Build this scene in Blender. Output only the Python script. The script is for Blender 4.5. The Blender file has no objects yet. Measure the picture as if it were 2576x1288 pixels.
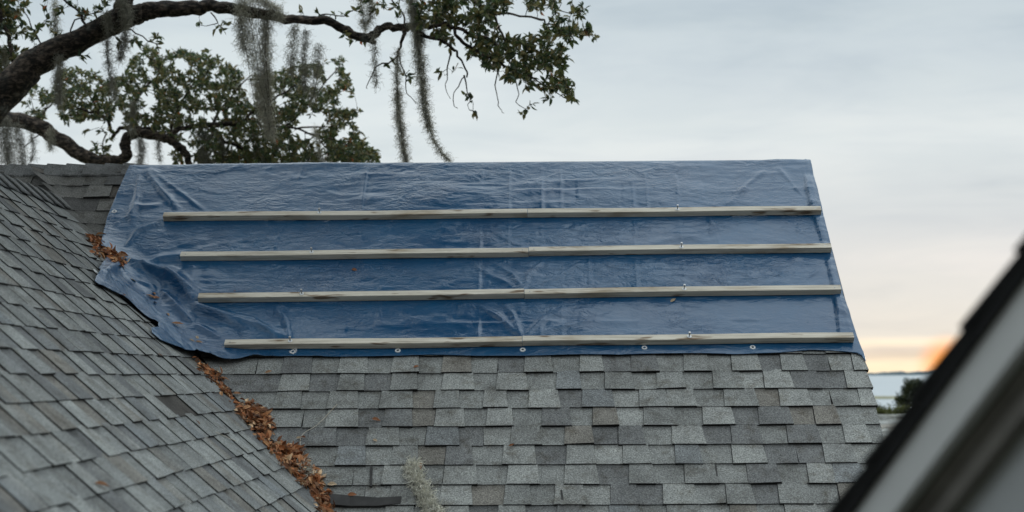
import bpy, math, random
import numpy as np
from mathutils import Matrix, Vector

random.seed(7)
rng = np.random.default_rng(7)
scene = bpy.context.scene
COL = scene.collection

# ------------------------------------------------------------------ camera
# Picture measurements are in a 2576 x 1288 frame; F is the focal length in those pixels.
W0, H0, F = 2576.0, 1288.0, 3800.0
_Y = np.array([57.0, -299.0, -F]); _Y /= np.linalg.norm(_Y)
_X = np.array([1.0, 0.006, 0.0]); _X -= _X.dot(_Y) * _Y; _X /= np.linalg.norm(_X)
_Z = np.cross(_X, _Y)
M = np.array([_X, _Y, _Z])            # world from camera (rows: world axes in camera space)

cam_data = bpy.data.cameras.new('camera')
cam = bpy.data.objects.new('camera', cam_data)
COL.objects.link(cam)
cam.matrix_world = Matrix([list(M[0]) + [0], list(M[1]) + [0], list(M[2]) + [0], [0, 0, 0, 1]])
cam_data.sensor_width = 36.0
cam_data.lens = 36.0 * F / W0
cam_data.clip_start = 0.05
cam_data.clip_end = 20000
cam_data.dof.use_dof = True
cam_data.dof.focus_distance = 8.7
cam_data.dof.aperture_fstop = 2.5
cam_data.dof.aperture_blades = 0
scene.camera = cam


def ray(px, py):
    d = M @ np.array([(px - W0 / 2) / F, (H0 / 2 - py) / F, -1.0])
    return d


def at_y(px, py, y):
    d = ray(px, py)
    return d * (y / d[1])


def project(p):
    c = np.asarray(p) @ M            # camera coords: M^T p
    return W0 / 2 + F * c[..., 0] / -c[..., 2], H0 / 2 - F * c[..., 1] / -c[..., 2]


# ------------------------------------------------------------------ sky, sun, exposure
SUN_DIR = ray(2386, 920); SUN_DIR /= np.linalg.norm(SUN_DIR)
SUN_AZ = math.atan2(SUN_DIR[0], SUN_DIR[1])
SUN_EL = math.radians(4.0)

world = bpy.data.worlds.new('World')
scene.world = world
world.use_nodes = True
wn, wl = world.node_tree.nodes, world.node_tree.links
wn.clear()


def N(tree, kind, **kw):
    n = tree.nodes.new(kind)
    for k, v in kw.items():
        setattr(n, k, v)
    return n


def ramp(tree, pts, interp='LINEAR'):
    n = tree.nodes.new('ShaderNodeValToRGB')
    n.color_ramp.interpolation = interp
    e = n.color_ramp.elements
    while len(e) < len(pts):
        e.new(0.5)
    for i, (p, c) in enumerate(pts):
        e[i].position = p
        e[i].color = (c[0], c[1], c[2], 1)
    return n


def build_world():
    t = world.node_tree
    out = N(t, 'ShaderNodeOutputWorld'); bg = N(t, 'ShaderNodeBackground')
    bg.inputs['Strength'].default_value = 0.1
    wl.new(bg.outputs[0], out.inputs[0])
    sky = N(t, 'ShaderNodeTexSky', sky_type='NISHITA', sun_disc=False)
    sky.sun_elevation = SUN_EL
    sky.sun_rotation = SUN_AZ
    tc = N(t, 'ShaderNodeTexCoord')
    sep = N(t, 'ShaderNodeSeparateXYZ'); wl.new(tc.outputs['Generated'], sep.inputs[0])
    # cloud structure: layers of stratus flattened towards the horizon
    mp = N(t, 'ShaderNodeMapping'); mp.inputs['Scale'].default_value = (2.6, 2.6, 9.5)
    mp.inputs['Rotation'].default_value = (0.0, math.radians(-1.5), 0.0)
    wl.new(tc.outputs['Generated'], mp.inputs[0])
    nz = N(t, 'ShaderNodeTexNoise'); nz.inputs['Scale'].default_value = 1.6
    nz.inputs['Detail'].default_value = 5; nz.inputs['Roughness'].default_value = 0.55
    nz.inputs['Distortion'].default_value = 0.35
    wl.new(mp.outputs[0], nz.inputs[0])
    # elevation perturbed a little by the clouds
    a1 = N(t, 'ShaderNodeMath', operation='MULTIPLY_ADD'); a1.inputs[1].default_value = 0.012; 
    wl.new(nz.outputs[0], a1.inputs[0]); wl.new(sep.outputs[2], a1.inputs[2])
    a2 = N(t, 'ShaderNodeMath', operation='SUBTRACT'); a2.inputs[1].default_value = 0.006
    wl.new(a1.outputs[0], a2.inputs[0])
    el = N(t, 'ShaderNodeMapRange'); el.inputs[1].default_value = -0.1; el.inputs[2].default_value = 0.5
    wl.new(a2.outputs[0], el.inputs[0])
    f = lambda e: (e + 0.1) / 0.6
    cool = ramp(t, [(f(-0.1), (.42, .46, .48)), (f(0.0), (.66, .69, .68)), (f(0.05), (.67, .70, .70)), (f(.10), (.65, .70, .72)),
                    (f(.15), (.66, .72, .735)), (f(.20), (.63, .70, .725)), (f(.26), (.545, .62, .66)), (f(.5), (.62, .69, .73))])
    warm = ramp(t, [(f(-0.1), (.50, .46, .42)), (f(-.004), (1.0, .82, .56)), (f(.0065), (1.05, .87, .62)), (f(.0095), (.80, .68, .53)),
                    (f(.0145), (.74, .65, .55)), (f(.019), (1.03, .89, .68)), (f(.024), (.76, .725, .65)), (f(.05), (.70, .695, .665)),
                    (f(.075), (.685, .69, .68)), (f(.10), (.62, .655, .67)), (f(.15), (.63, .69, .71)),
                    (f(.20), (.56, .63, .67)), (f(.26), (.46, .54, .60)), (f(.5), (.62, .69, .73))])
    wl.new(el.outputs[0], cool.inputs[0]); wl.new(el.outputs[0], warm.inputs[0])
    # closeness to the sun's azimuth
    sd = N(t, 'ShaderNodeVectorMath', operation='DOT_PRODUCT')
    sd.inputs[1].default_value = tuple(SUN_DIR)
    nrm = N(t, 'ShaderNodeVectorMath', operation='NORMALIZE'); wl.new(tc.outputs['Generated'], nrm.inputs[0])
    wl.new(nrm.outputs[0], sd.inputs[0])
    wm = N(t, 'ShaderNodeMapRange', interpolation_type='SMOOTHSTEP')
    wm.inputs[1].default_value = math.cos(math.radians(24)); wm.inputs[2].default_value = math.cos(math.radians(7))
    wl.new(sd.outputs['Value'], wm.inputs[0])
    mix = N(t, 'ShaderNodeMix', data_type='RGBA')
    wl.new(wm.outputs[0], mix.inputs[0]); wl.new(cool.outputs[0], mix.inputs[6]); wl.new(warm.outputs[0], mix.inputs[7])
    # overcast zenith
    zr = ramp(t, [(0.0, (1, 1, 1)), (0.3, (1.0, 1.0, 1.0)), (0.55, (1.5, 1.5, 1.49)), (1.0, (2.25, 2.25, 2.22))])
    wl.new(sep.outputs[2], zr.inputs[0])
    m2 = N(t, 'ShaderNodeMix', data_type='RGBA', blend_type='MULTIPLY'); m2.inputs[0].default_value = 1
    wl.new(mix.outputs[2], m2.inputs[6]); wl.new(zr.outputs[0], m2.inputs[7])
    # light and dark cloud
    cr = ramp(t, [(0.30, (.85, .875, .90)), (0.5, (1, 1, 1)), (0.68, (1.09, 1.065, 1.05))], 'EASE')
    wl.new(nz.outputs[0], cr.inputs[0])
    m3 = N(t, 'ShaderNodeMix', data_type='RGBA', blend_type='MULTIPLY'); m3.inputs[0].default_value = 1
    wl.new(m2.outputs[2], m3.inputs[6]); wl.new(cr.outputs[0], m3.inputs[7])
    mp2 = N(t, 'ShaderNodeMapping'); mp2.inputs['Scale'].default_value = (4.0, 4.0, 24.0); mp2.inputs['Location'].default_value = (3, 1, 7)
    mp2.inputs['Rotation'].default_value = (0.0, math.radians(1.2), 0.0)
    wl.new(tc.outputs['Generated'], mp2.inputs[0])
    nz2 = N(t, 'ShaderNodeTexNoise'); nz2.inputs['Scale'].default_value = 1.5; nz2.inputs['Detail'].default_value = 6
    nz2.inputs['Roughness'].default_value = .6; nz2.inputs['Distortion'].default_value = .6
    wl.new(mp2.outputs[0], nz2.inputs[0])
    cr2 = ramp(t, [(0.34, (.885, .90, .93)), (0.5, (1, 1, 1)), (0.66, (1.07, 1.055, 1.03))]); wl.new(nz2.outputs[0], cr2.inputs[0])
    m3b = N(t, 'ShaderNodeMix', data_type='RGBA', blend_type='MULTIPLY'); m3b.inputs[0].default_value = .5
    wl.new(m3.outputs[2], m3b.inputs[6]); wl.new(cr2.outputs[0], m3b.inputs[7])
    m3 = m3b
    # orange glow round the low sun
    gl = N(t, 'ShaderNodeMapRange')
    gl.inputs[1].default_value = math.cos(math.radians(1.35)); gl.inputs[2].default_value = 1.0
    wl.new(sd.outputs['Value'], gl.inputs[0])
    m4 = N(t, 'ShaderNodeMix', data_type='RGBA')
    m4.inputs[7].default_value = (1.25, .42, .06, 1)
    gp = N(t, 'ShaderNodeMath', operation='POWER'); gp.inputs[1].default_value = 2.2
    wl.new(gl.outputs[0], gp.inputs[0]); wl.new(gp.outputs[0], m4.inputs[0]); wl.new(m3.outputs[2], m4.inputs[6])
    sc = N(t, 'ShaderNodeVectorMath', operation='SCALE'); sc.inputs['Scale'].default_value = 11.0
    wl.new(m4.outputs[2], sc.inputs[0])
    m5 = N(t, 'ShaderNodeMix', data_type='RGBA'); m5.inputs[0].default_value = 0.992
    wl.new(sky.outputs[0], m5.inputs[6]); wl.new(sc.outputs[0], m5.inputs[7])
    wl.new(m5.outputs[2], bg.inputs[0])


build_world()
sun_data = bpy.data.lights.new('sun', 'SUN')
sun_data.energy = 0.5
sun_data.angle = math.radians(12)
sun_data.color = (1.0, .86, .70)
sun = bpy.data.objects.new('sun', sun_data)
COL.objects.link(sun)
sv = Vector((math.sin(SUN_AZ) * math.cos(SUN_EL), math.cos(SUN_AZ) * math.cos(SUN_EL), math.sin(SUN_EL)))
sun.rotation_euler = sv.to_track_quat('Z', 'Y').to_euler()
sun.location = (3, 12, 8)
vs = scene.view_settings
vs.view_transform = 'Standard'; vs.look = 'None'; vs.gamma = 1.0; vs.exposure = 0.0; vs.use_curve_mapping = False

# ------------------------------------------------------------------ helpers
def smooth(t): return t * t * (3 - 2 * t)


def vnoise(x, y, seed=0):
    x = np.asarray(x, float); y = np.asarray(y, float)
    xi = np.floor(x).astype(np.int64); yi = np.floor(y).astype(np.int64)
    fx = smooth(x - xi); fy = smooth(y - yi)

    def h(a, b):
        n = (a * 374761393 + b * 668265263 + seed * 974711) & 0x7fffffff
        n = ((n ^ (n >> 13)) * 1274126177) & 0x7fffffff
        n = n ^ (n >> 16)
        return (n & 0xffff) / 32767.5 - 1.0
    a = h(xi, yi); b = h(xi + 1, yi); c = h(xi, yi + 1); d = h(xi + 1, yi + 1)
    return (a * (1 - fx) + b * fx) * (1 - fy) + (c * (1 - fx) + d * fx) * fy


def link(o, parent=None):
    COL.objects.link(o)
    if parent is not None:
        o.parent = parent
    return o


WORLD_LOC = {}


def empty(name, loc, label=None, cat=None, group=None):
    o = bpy.data.objects.new(name, None)
    o.empty_display_size = 0.1
    o.location = loc
    link(o)
    WORLD_LOC[o.name] = Vector(loc)
    tag(o, label, cat, group)
    return o


def tag(o, label=None, cat=None, group=None, kind=None):
    if label: o['label'] = label
    if cat: o['category'] = cat
    if group: o['group'] = group
    if kind: o['kind'] = kind
    return o


def np_mesh(name, V, faces, mats, smooth_shade=False, colors=None):
    """V (n,3); faces: list of arrays (m,k) or list of lists; colors (n,3) per point."""
    me = bpy.data.meshes.new(name)
    V = np.asarray(V, dtype=np.float32)
    groups = [np.asarray(f, dtype=np.int32) for f in faces if len(f)]
    loops = np.concatenate([g.ravel() for g in groups])
    tot = np.concatenate([np.full(len(g), g.shape[1], dtype=np.int32) for g in groups])
    start = np.concatenate([[0], np.cumsum(tot)[:-1]]).astype(np.int32)
    me.vertices.add(len(V)); me.vertices.foreach_set('co', V.ravel())
    me.loops.add(len(loops)); me.loops.foreach_set('vertex_index', loops)
    me.polygons.add(len(tot)); me.polygons.foreach_set('loop_start', start)
    me.polygons.foreach_set('loop_total', tot)
    me.polygons.foreach_set('use_smooth', np.full(len(tot), bool(smooth_shade)))
    for m in (mats if isinstance(mats, (list, tuple)) else [mats]):
        me.materials.append(m)
    if colors is not None:
        a = me.attributes.new('tone', 'FLOAT_COLOR', 'POINT')
        c = np.ones((len(V), 4), dtype=np.float32); c[:, :3] = colors
        a.data.foreach_set('color', c.ravel())
    me.update(calc_edges=True)
    me.validate()
    return me


def mesh_obj(name, V, faces, mat, parent=None, origin=None, smooth_shade=False, colors=None, parent_loc=None):
    """World-space vertices; origin gives the object's own origin; parent must be unrotated (origin known)."""
    V = np.asarray(V, float)
    o0 = np.zeros(3) if origin is None else np.asarray(origin, float)
    me = np_mesh(name, V - o0, faces, mat, smooth_shade, colors)
    o = bpy.data.objects.new(name, me)
    link(o, parent)
    pl = WORLD_LOC.get(parent.name, Vector((0, 0, 0))) if parent is not None else Vector((0, 0, 0))
    o.location = Vector(o0) - pl
    WORLD_LOC[o.name] = Vector(o0)
    return o


class MB:
    def __init__(s): s.v = []; s.f4 = []; s.f3 = []; s.c = []; s.n = 0

    def add(s, V, F4=(), F3=(), col=None):
        V = np.asarray(V, float)
        s.v.append(V)
        if len(F4): s.f4.append(np.asarray(F4, int) + s.n)
        if len(F3): s.f3.append(np.asarray(F3, int) + s.n)
        if col is not None:
            c = np.asarray(col, float)
            s.c.append(np.tile(c, (len(V), 1)) if c.ndim == 1 else c)
        s.n += len(V)

    def obj(s, name, mat, parent=None, origin=None, sm=False):
        fs = []
        if s.f4: fs.append(np.concatenate(s.f4))
        if s.f3: fs.append(np.concatenate(s.f3))
        return mesh_obj(name, np.concatenate(s.v), fs, mat, parent, origin, sm, np.concatenate(s.c) if s.c else None)


BOXF = [(0, 1, 3, 2), (4, 6, 7, 5), (0, 4, 5, 1), (2, 3, 7, 6), (0, 2, 6, 4), (1, 5, 7, 3)]


def box_verts(x0, x1, y0, y1, z0, z1):
    return np.array([(x, y, z) for x in (x0, x1) for y in (y0, y1) for z in (z0, z1)], float)


def frame_box(P, ax, ay, az, x0, x1, y0, y1, z0, z1):
    B = box_verts(x0, x1, y0, y1, z0, z1)
    return np.asarray(P) + B[:, :1] * ax + B[:, 1:2] * ay + B[:, 2:] * az


def catmull(P, per):
    P = np.asarray(P, float)
    out = []
    n = len(P)
    for i in range(n - 1):
        p0 = P[max(i - 1, 0)]; p1 = P[i]; p2 = P[i + 1]; p3 = P[min(i + 2, n - 1)]
        for k in range(per):
            t = k / per
            out.append(.5 * ((2 * p1) + (-p0 + p2) * t + (2 * p0 - 5 * p1 + 4 * p2 - p3) * t * t + (-p0 + 3 * p1 - 3 * p2 + p3) * t ** 3))
    out.append(P[-1])
    return np.array(out)


def tube(P, R, sides=8, rough=0.0, seed=0, cap=True):
    P = np.asarray(P, float); R = np.asarray(R, float)
    n = len(P)
    T = np.gradient(P, axis=0); T /= np.linalg.norm(T, axis=1)[:, None] + 1e-9
    up = np.array([0.1, 1.0, 0.05]); up /= np.linalg.norm(up)
    A = np.cross(T, up); A /= np.linalg.norm(A, axis=1)[:, None] + 1e-9
    B = np.cross(A, T)
    th = np.arange(sides) * 2 * math.pi / sides
    ii, jj = np.meshgrid(np.arange(n), np.arange(sides), indexing='ij')
    rr = R[:, None] * np.ones((1, sides))
    if rough:
        rr = rr * (1 + rough * vnoise(ii * .55 + seed * 3.1, jj * 1.3, seed) + rough * .7 * vnoise(ii * .17, jj * .4, seed + 5))
    V = P[:, None, :] + (np.cos(th)[None, :, None] * A[:, None, :] + np.sin(th)[None, :, None] * B[:, None, :]) * rr[..., None]
    V = V.reshape(-1, 3)
    i = np.arange(n - 1)[:, None]; j = np.arange(sides)[None, :]
    a = i * sides + j; b = i * sides + (j + 1) % sides
    F4 = np.stack([a, b, b + sides, a + sides], -1).reshape(-1, 4)
    F3 = []
    if cap:
        F3 = [(0, k + 1, k) for k in range(1, sides - 1)]
        o = (n - 1) * sides
        F3 += [(o, o + k, o + k + 1) for k in range(1, sides - 1)]
    return V, F4, F3


# ------------------------------------------------------------------ materials
def new_mat(name):
    m = bpy.data.materials.new(name); m.use_nodes = True
    t = m.node_tree
    b = t.nodes['Principled BSDF']
    return m, t, b


def noise(t, vec, scale, detail=3, rough=.5, dist=0.0):
    n = t.nodes.new('ShaderNodeTexNoise')
    n.inputs['Scale'].default_value = scale; n.inputs['Detail'].default_value = detail
    n.inputs['Roughness'].default_value = rough; n.inputs['Distortion'].default_value = dist
    if vec is not None: t.links.new(vec, n.inputs['Vector'])
    return n


def mixc(t, a, b, fac, blend='MIX'):
    n = t.nodes.new('ShaderNodeMix'); n.data_type = 'RGBA'; n.blend_type = blend
    for s, v in ((0, fac), (6, a), (7, b)):
        if hasattr(v, 'links') or hasattr(v, 'is_linked'):
            t.links.new(v, n.inputs[s])
        elif s == 0: n.inputs[0].default_value = v
        else: n.inputs[s].default_value = (*v, 1)
    return n.outputs[2]


def bump(t, b, h, strength, dist, prev=None):
    n = t.nodes.new('ShaderNodeBump'); n.inputs['Strength'].default_value = strength; n.inputs['Distance'].default_value = dist
    t.links.new(h, n.inputs['Height'])
    if prev is not None: t.links.new(prev, n.inputs['Normal'])
    t.links.new(n.outputs[0], b.inputs['Normal'])
    return n.outputs[0]


def attr(t, name='tone'):
    n = t.nodes.new('ShaderNodeAttribute'); n.attribute_name = name
    return n.outputs['Color']


def pos(t):
    return t.nodes.new('ShaderNodeNewGeometry').outputs['Position']


def mapped(t, vec, scale=(1, 1, 1), rot=(0, 0, 0)):
    n = t.nodes.new('ShaderNodeMapping'); n.inputs['Scale'].default_value = scale; n.inputs['Rotation'].default_value = rot
    t.links.new(vec, n.inputs[0])
    return n.outputs[0]


def mat_shingle():
    m, t, b = new_mat('shingle_granules')
    p = pos(t)
    c = attr(t)
    g1 = noise(t, p, 150, 2, .6)
    r1 = ramp(t, [(.28, (.42, .42, .43)), (.5, (1, 1, 1)), (.72, (1.75, 1.76, 1.74))]); t.links.new(g1.outputs[0], r1.inputs[0])
    c1 = mixc(t, c, r1.outputs[0], 1.0, 'MULTIPLY')
    g2 = noise(t, p, 5.5, 4, .6)
    r2 = ramp(t, [(.30, (.68, .67, .66)), (.5, (1, 1, 1)), (.7, (1.16, 1.16, 1.15))]); t.links.new(g2.outputs[0], r2.inputs[0])
    c2 = mixc(t, c1, r2.outputs[0], 1.0, 'MULTIPLY')
    g3 = noise(t, p, 13, 5, .68)
    r3 = ramp(t, [(.52, (1, 1, 1)), (.72, (.56, .52, .47))]); t.links.new(g3.outputs[0], r3.inputs[0])
    c3 = mixc(t, c2, r3.outputs[0], 1.0, 'MULTIPLY')
    t.links.new(c3, b.inputs['Base Color'])
    b.inputs['Roughness'].default_value = .88
    b.inputs['Specular IOR Level'].default_value = .35
    bump(t, b, g1.outputs[0], .8, .003)
    return m


def mat_plain(name, col, rough=.7, scale=8, var=.25, bumpd=0.0, spec=.4, metal=0.0, streak=None):
    m, t, b = new_mat(name)
    v = t.nodes.new('ShaderNodeTexCoord').outputs['Object']
    if streak: v = mapped(t, v, streak)
    n = noise(t, v, scale, 5, .6)
    lo = tuple(x * (1 - var) for x in col); hi = tuple(min(1, x * (1 + var)) for x in col)
    r = ramp(t, [(.3, lo), (.7, hi)]); t.links.new(n.outputs[0], r.inputs[0])
    t.links.new(r.outputs[0], b.inputs['Base Color'])
    b.inputs['Roughness'].default_value = rough
    b.inputs['Specular IOR Level'].default_value = spec
    b.inputs['Metallic'].default_value = metal
    if bumpd: bump(t, b, n.outputs[0], .7, bumpd)
    return m


def mat_tarp():
    m, t, b = new_mat('blue_polyethylene_tarp')
    p = pos(t)
    n1 = noise(t, p, 3.0, 4, .6)
    r = ramp(t, [(.3, (.0015, .054, .140)), (.7, (.003, .076, .178))]); t.links.new(n1.outputs[0], r.inputs[0])
    # pale dust and scuffs
    d = noise(t, mapped(t, p, (3, 9, 9)), 5, 6, .7)
    rd = ramp(t, [(.52, (0, 0, 0)), (.80, (.16, .16, .16))]); t.links.new(d.outputs[0], rd.inputs[0])
    c = mixc(t, r.outputs[0], (.20, .24, .30), rd.outputs[0])
    t.links.new(c, b.inputs['Base Color'])
    rr = ramp(t, [(.3, (.26, .26, .26)), (.7, (.42, .42, .42))]); t.links.new(n1.outputs[0], rr.inputs[0])
    t.links.new(rr.outputs[0], b.inputs['Roughness'])
    b.inputs['Specular IOR Level'].default_value = .25
    b.inputs['Coat Weight'].default_value = .70
    b.inputs['Coat Roughness'].default_value = .08
    b.inputs['Coat IOR'].default_value = 1.6
    # crinkles run mostly across the roof, plus the tape weave
    msk = noise(t, mapped(t, p, (1.6, 3, 3)), 1.0, 3, .6)
    mr = ramp(t, [(.38, (.12, .12, .12)), (.64, (1, 1, 1))]); t.links.new(msk.outputs[0], mr.inputs[0])
    k1 = noise(t, mapped(t, p, (10, 22, 22)), 1.0, 5, .58, 1.2)
    k1m = N(t, 'ShaderNodeMath', operation='MULTIPLY'); t.links.new(k1.outputs[0], k1m.inputs[0]); t.links.new(mr.outputs[0], k1m.inputs[1])
    s = bump(t, b, k1m.outputs[0], .8, .020)
    k2 = noise(t, mapped(t, p, (55, 80, 80)), 1.0, 3, .6, .3)
    s = bump(t, b, k2.outputs[0], .3, .004, s)
    t.links.new(s, b.inputs['Coat Normal'])
    return m


def mat_wood():
    m, t, b = new_mat('weathered_wood')
    tc = t.nodes.new('ShaderNodeTexCoord').outputs['Object']
    oi = t.nodes.new('ShaderNodeObjectInfo')
    ad = t.nodes.new('ShaderNodeVectorMath'); ad.operation = 'ADD'
    sc = t.nodes.new('ShaderNodeVectorMath'); sc.operation = 'SCALE'; sc.inputs[0].default_value = (7, 3, 5)
    t.links.new(oi.outputs['Random'], sc.inputs['Scale'])
    t.links.new(tc, ad.inputs[0]); t.links.new(sc.outputs[0], ad.inputs[1])
    v = ad.outputs[0]
    g = noise(t, mapped(t, v, (3, 110, 110)), 1.0, 5, .6, .4)
    r = ramp(t, [(.25, (.34, .30, .25)), (.5, (.62, .575, .50)), (.75, (.76, .72, .65))]); t.links.new(g.outputs[0], r.inputs[0])
    w = noise(t, mapped(t, v, (2.2, 9, 9)), 1.0, 4, .6)
    rw = ramp(t, [(.32, (.66, .58, .48)), (.46, (1, .98, .94)), (.75, (1.14, 1.12, 1.07))]); t.links.new(w.outputs[0], rw.inputs[0])
    c = mixc(t, r.outputs[0], rw.outputs[0], 1.0, 'MULTIPLY')
    k = noise(t, mapped(t, v, (5, 26, 26)), 1.0, 2, .5)
    rk = ramp(t, [(.62, (1, 1, 1)), (.70, (.36, .28, .22))]); t.links.new(k.outputs[0], rk.inputs[0])
    c = mixc(t, c, rk.outputs[0], 1.0, 'MULTIPLY')
    t.links.new(c, b.inputs['Base Color'])
    b.inputs['Roughness'].default_value = .8
    bump(t, b, g.outputs[0], .5, .002)
    return m


def mat_leaf(name, rough=.45, trans=.25, spec=.4):
    m, t, b = new_mat(name)
    c = attr(t)
    n = noise(t, t.nodes.new('ShaderNodeTexCoord').outputs['Object'], 60, 3, .6)
    r = ramp(t, [(.3, (.75, .75, .75)), (.7, (1.2, 1.2, 1.2))]); t.links.new(n.outputs[0], r.inputs[0])
    c1 = mixc(t, c, r.outputs[0], 1.0, 'MULTIPLY')
    t.links.new(c1, b.inputs['Base Color'])
    b.inputs['Roughness'].default_value = rough
    b.inputs['Specular IOR Level'].default_value = spec
    if trans:
        tr = t.nodes.new('ShaderNodeBsdfTranslucent'); t.links.new(c1, tr.inputs[0])
        mx = t.nodes.new('ShaderNodeMixShader'); mx.inputs[0].default_value = trans
        t.links.new(b.outputs[0], mx.inputs[1]); t.links.new(tr.outputs[0], mx.inputs[2])
        t.links.new(mx.outputs[0], t.nodes['Material Output'].inputs[0])
    return m


def mat_bark():
    m, t, b = new_mat('oak_bark')
    p = pos(t)
    g = noise(t, mapped(t, p, (16, 24, 34)), 1.0, 6, .7, .4)
    r = ramp(t, [(.40, (.006, .005, .004)), (.50, (.035, .026, .020)), (.62, (.17, .13, .10))]); t.links.new(g.outputs[0], r.inputs[0])
    l = noise(t, p, 4.5, 5, .65)
    rl = ramp(t, [(.60, (0, 0, 0)), (.70, (.75, .75, .75))]); t.links.new(l.outputs[0], rl.inputs[0])
    c = mixc(t, r.outputs[0], (.17, .18, .155), rl.outputs[0])
    t.links.new(c, b.inputs['Base Color'])
    b.inputs['Roughness'].default_value = .95
    bump(t, b, g.outputs[0], 1.0, .03)
    return m


def mat_water():
    """Choppy water: half-diffuse from scattered light in it, the rest a broad sky reflection."""
    m, t, b = new_mat('sea_water')
    p = pos(t)
    n = noise(t, mapped(t, p, (.02, .10, 1)), 1.0, 5, .65)
    r = ramp(t, [(.3, (.20, .27, .32)), (.7, (.29, .355, .395))]); t.links.new(n.outputs[0], r.inputs[0])
    df = t.nodes.new('ShaderNodeBsdfDiffuse'); t.links.new(r.outputs[0], df.inputs[0])
    gl = t.nodes.new('ShaderNodeBsdfGlossy'); gl.inputs['Roughness'].default_value = .5
    mx = t.nodes.new('ShaderNodeMixShader'); mx.inputs[0].default_value = .22
    t.links.new(df.outputs[0], mx.inputs[1]); t.links.new(gl.outputs[0], mx.inputs[2])
    t.links.new(mx.outputs[0], t.nodes['Material Output'].inputs[0])
    return m


M_SH = mat_shingle()
M_DECK = mat_plain('roof_felt', (.030, .029, .029), .95, 30, .3)
M_TAR = mat_plain('bare_asphalt_strip', (.035, .033, .032), .7, 14, .4, .002)
M_TARP = mat_tarp()
M_WOOD = mat_wood()
M_METAL = mat_plain('zinc_plate', (.74, .75, .75), .4, 20, .08, 0, .6, .0)
M_STEEL = mat_plain('galvanised_steel', (.42, .42, .43), .4, 20, .2, 0, .5, .8)
M_STRING = mat_plain('white_string', (.80, .80, .80), .6, 20, .05)
M_DEAD = mat_leaf('dead_oak_leaf', .6, .12, .3)
M_LEAF = mat_leaf('oak_leaf', .38, .45, .5)
M_BARK = mat_bark()
M_MOSS = mat_leaf('moss_strands', .9, .5, .1)
M_WATER = mat_water()
M_GROUND = mat_plain('ground_grass', (.10, .11, .06), .95, .4, .4)
M_MARSH = mat_plain('marsh_grass', (.20, .19, .10), .95, .2, .3)
M_SHORE = mat_plain('distant_woods', (.10, .135, .15), .95, .01, .2)  # blue-grey: distance haze is put into the woods' colour
M_PAINT = mat_plain('grey_white_paint', (.80, .81, .80), .55, 3.5, .08, 0, .4)
M_SIDING = mat_plain('grey_siding', (.58, .60, .61), .7, 3, .12)
M_BROWN = mat_plain('brown_wood_and_gap_shade', (.24, .225, .205), .8, 9, .3)
M_SKYBLOCK = mat_plain('sky_blocking_wall', (.085, .08, .075), .8, 6, .2)  # dark so the unseen added wall returns little light
M_BLACK = mat_plain('black_drip_edge', (.012, .012, .013), .75, 9, .3)
M_WALL = mat_plain('house_wall_boards', (.42, .43, .42), .75, 4, .15)

# ------------------------------------------------------------------ roof surfaces
PITCH = math.radians(42.45)
T = math.tan(PITCH)
Y0 = 8.2                                    # front slope meets eye level here


def hit_main(px, py, off=0.0):
    d = ray(px, py)
    # z = T (y - Y0) + off / cos
    c = -T * Y0 + off / math.cos(PITCH)
    s = c / (d[2] - T * d[1])
    return d * s


_v = [hit_main(820, 1280), hit_main(480, 890)]
XYV = np.mean([p[0] + p[1] for p in _v])    # x + y on the valley line
XV = XYV - Y0                               # wing slope: z = -T (x - XV)
KF = 0.10                                   # fillet of the woven valley


def smax(a, b, k):
    d = np.clip((np.asarray(a) - b) / k, -1, 1)
    return np.where(np.abs(np.asarray(a) - b) >= k, np.maximum(a, b), (np.asarray(a) + b) / 2 + k * d * d / 4 + k / 4)


def smin(a, b, k): return -smax(-np.asarray(a), -np.asarray(b), k)


Z_RIDGE = float(hit_main(1200, 413)[2])
Y_RIDGE = Y0 + Z_RIDGE / T
Z_WR = float(hit_main(138, 506)[2])         # wing ridge height
X_WR = XV - Z_WR / T
RX = float(hit_main(2186, 960)[0])          # roof's gable edge


def S(x, y, k=KF, over=True):
    a = T * (np.asarray(y) - Y0)
    if over: a = smin(a, Z_RIDGE - T * (np.asarray(y) - Y_RIDGE), .03)
    return smax(a, -T * (np.asarray(x) - XV), k)


def hit_S(px, py, off=0.0, k=KF):
    """March the ray to the roof surface (+ off, measured upwards along z)."""
    d = ray(px, py)
    lo, hi = 2.5, 11.5
    ts = np.linspace(lo, hi, 400)
    P = d[None, :] * (ts / d[1])[:, None]
    g = P[:, 2] - S(P[:, 0], P[:, 1], k, False) - off
    idx = np.where((g[:-1] > 0) & (g[1:] <= 0))[0]
    if len(idx) == 0:
        return hit_main(px, py, off)
    a, b = ts[idx[0]], ts[idx[0] + 1]
    for _ in range(30):
        m_ = (a + b) / 2
        p = d * (m_ / d[1])
        if p[2] - S(p[0], p[1], k, False) - off > 0: a = m_
        else: b = m_
    return d * (a / d[1])


def normal_S(x, y, k=KF):
    e = 1e-3
    gx = (S(x + e, y, k) - S(x - e, y, k)) / (2 * e); gy = (S(x, y + e, k) - S(x, y - e, k)) / (2 * e)
    n = np.stack([-gx, -gy, np.ones_like(gx)], -1)
    return n / np.linalg.norm(n, axis=-1)[..., None]


def zd(z, d, off=0.0):
    """Point on the roof at height z and offset d from the valley (d<0 wing, d>0 front slope)."""
    z = np.asarray(z, float); d = np.asarray(d, float)
    k = KF
    c = np.clip(d / k, -1, 1)
    # smax(a,b)=z with a-b=d
    a = np.where(d >= k, z, np.where(d <= -k, z + d, z + d / 2 - k * c * c / 4 - k / 4))
    b = a - d
    x = XV - b / T; y = Y0 + a / T
    n = normal_S(x, y)
    P = np.stack([x, y, np.broadcast_to(z, x.shape)], -1)
    return P + n * np.asarray(off)[..., None]


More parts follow.
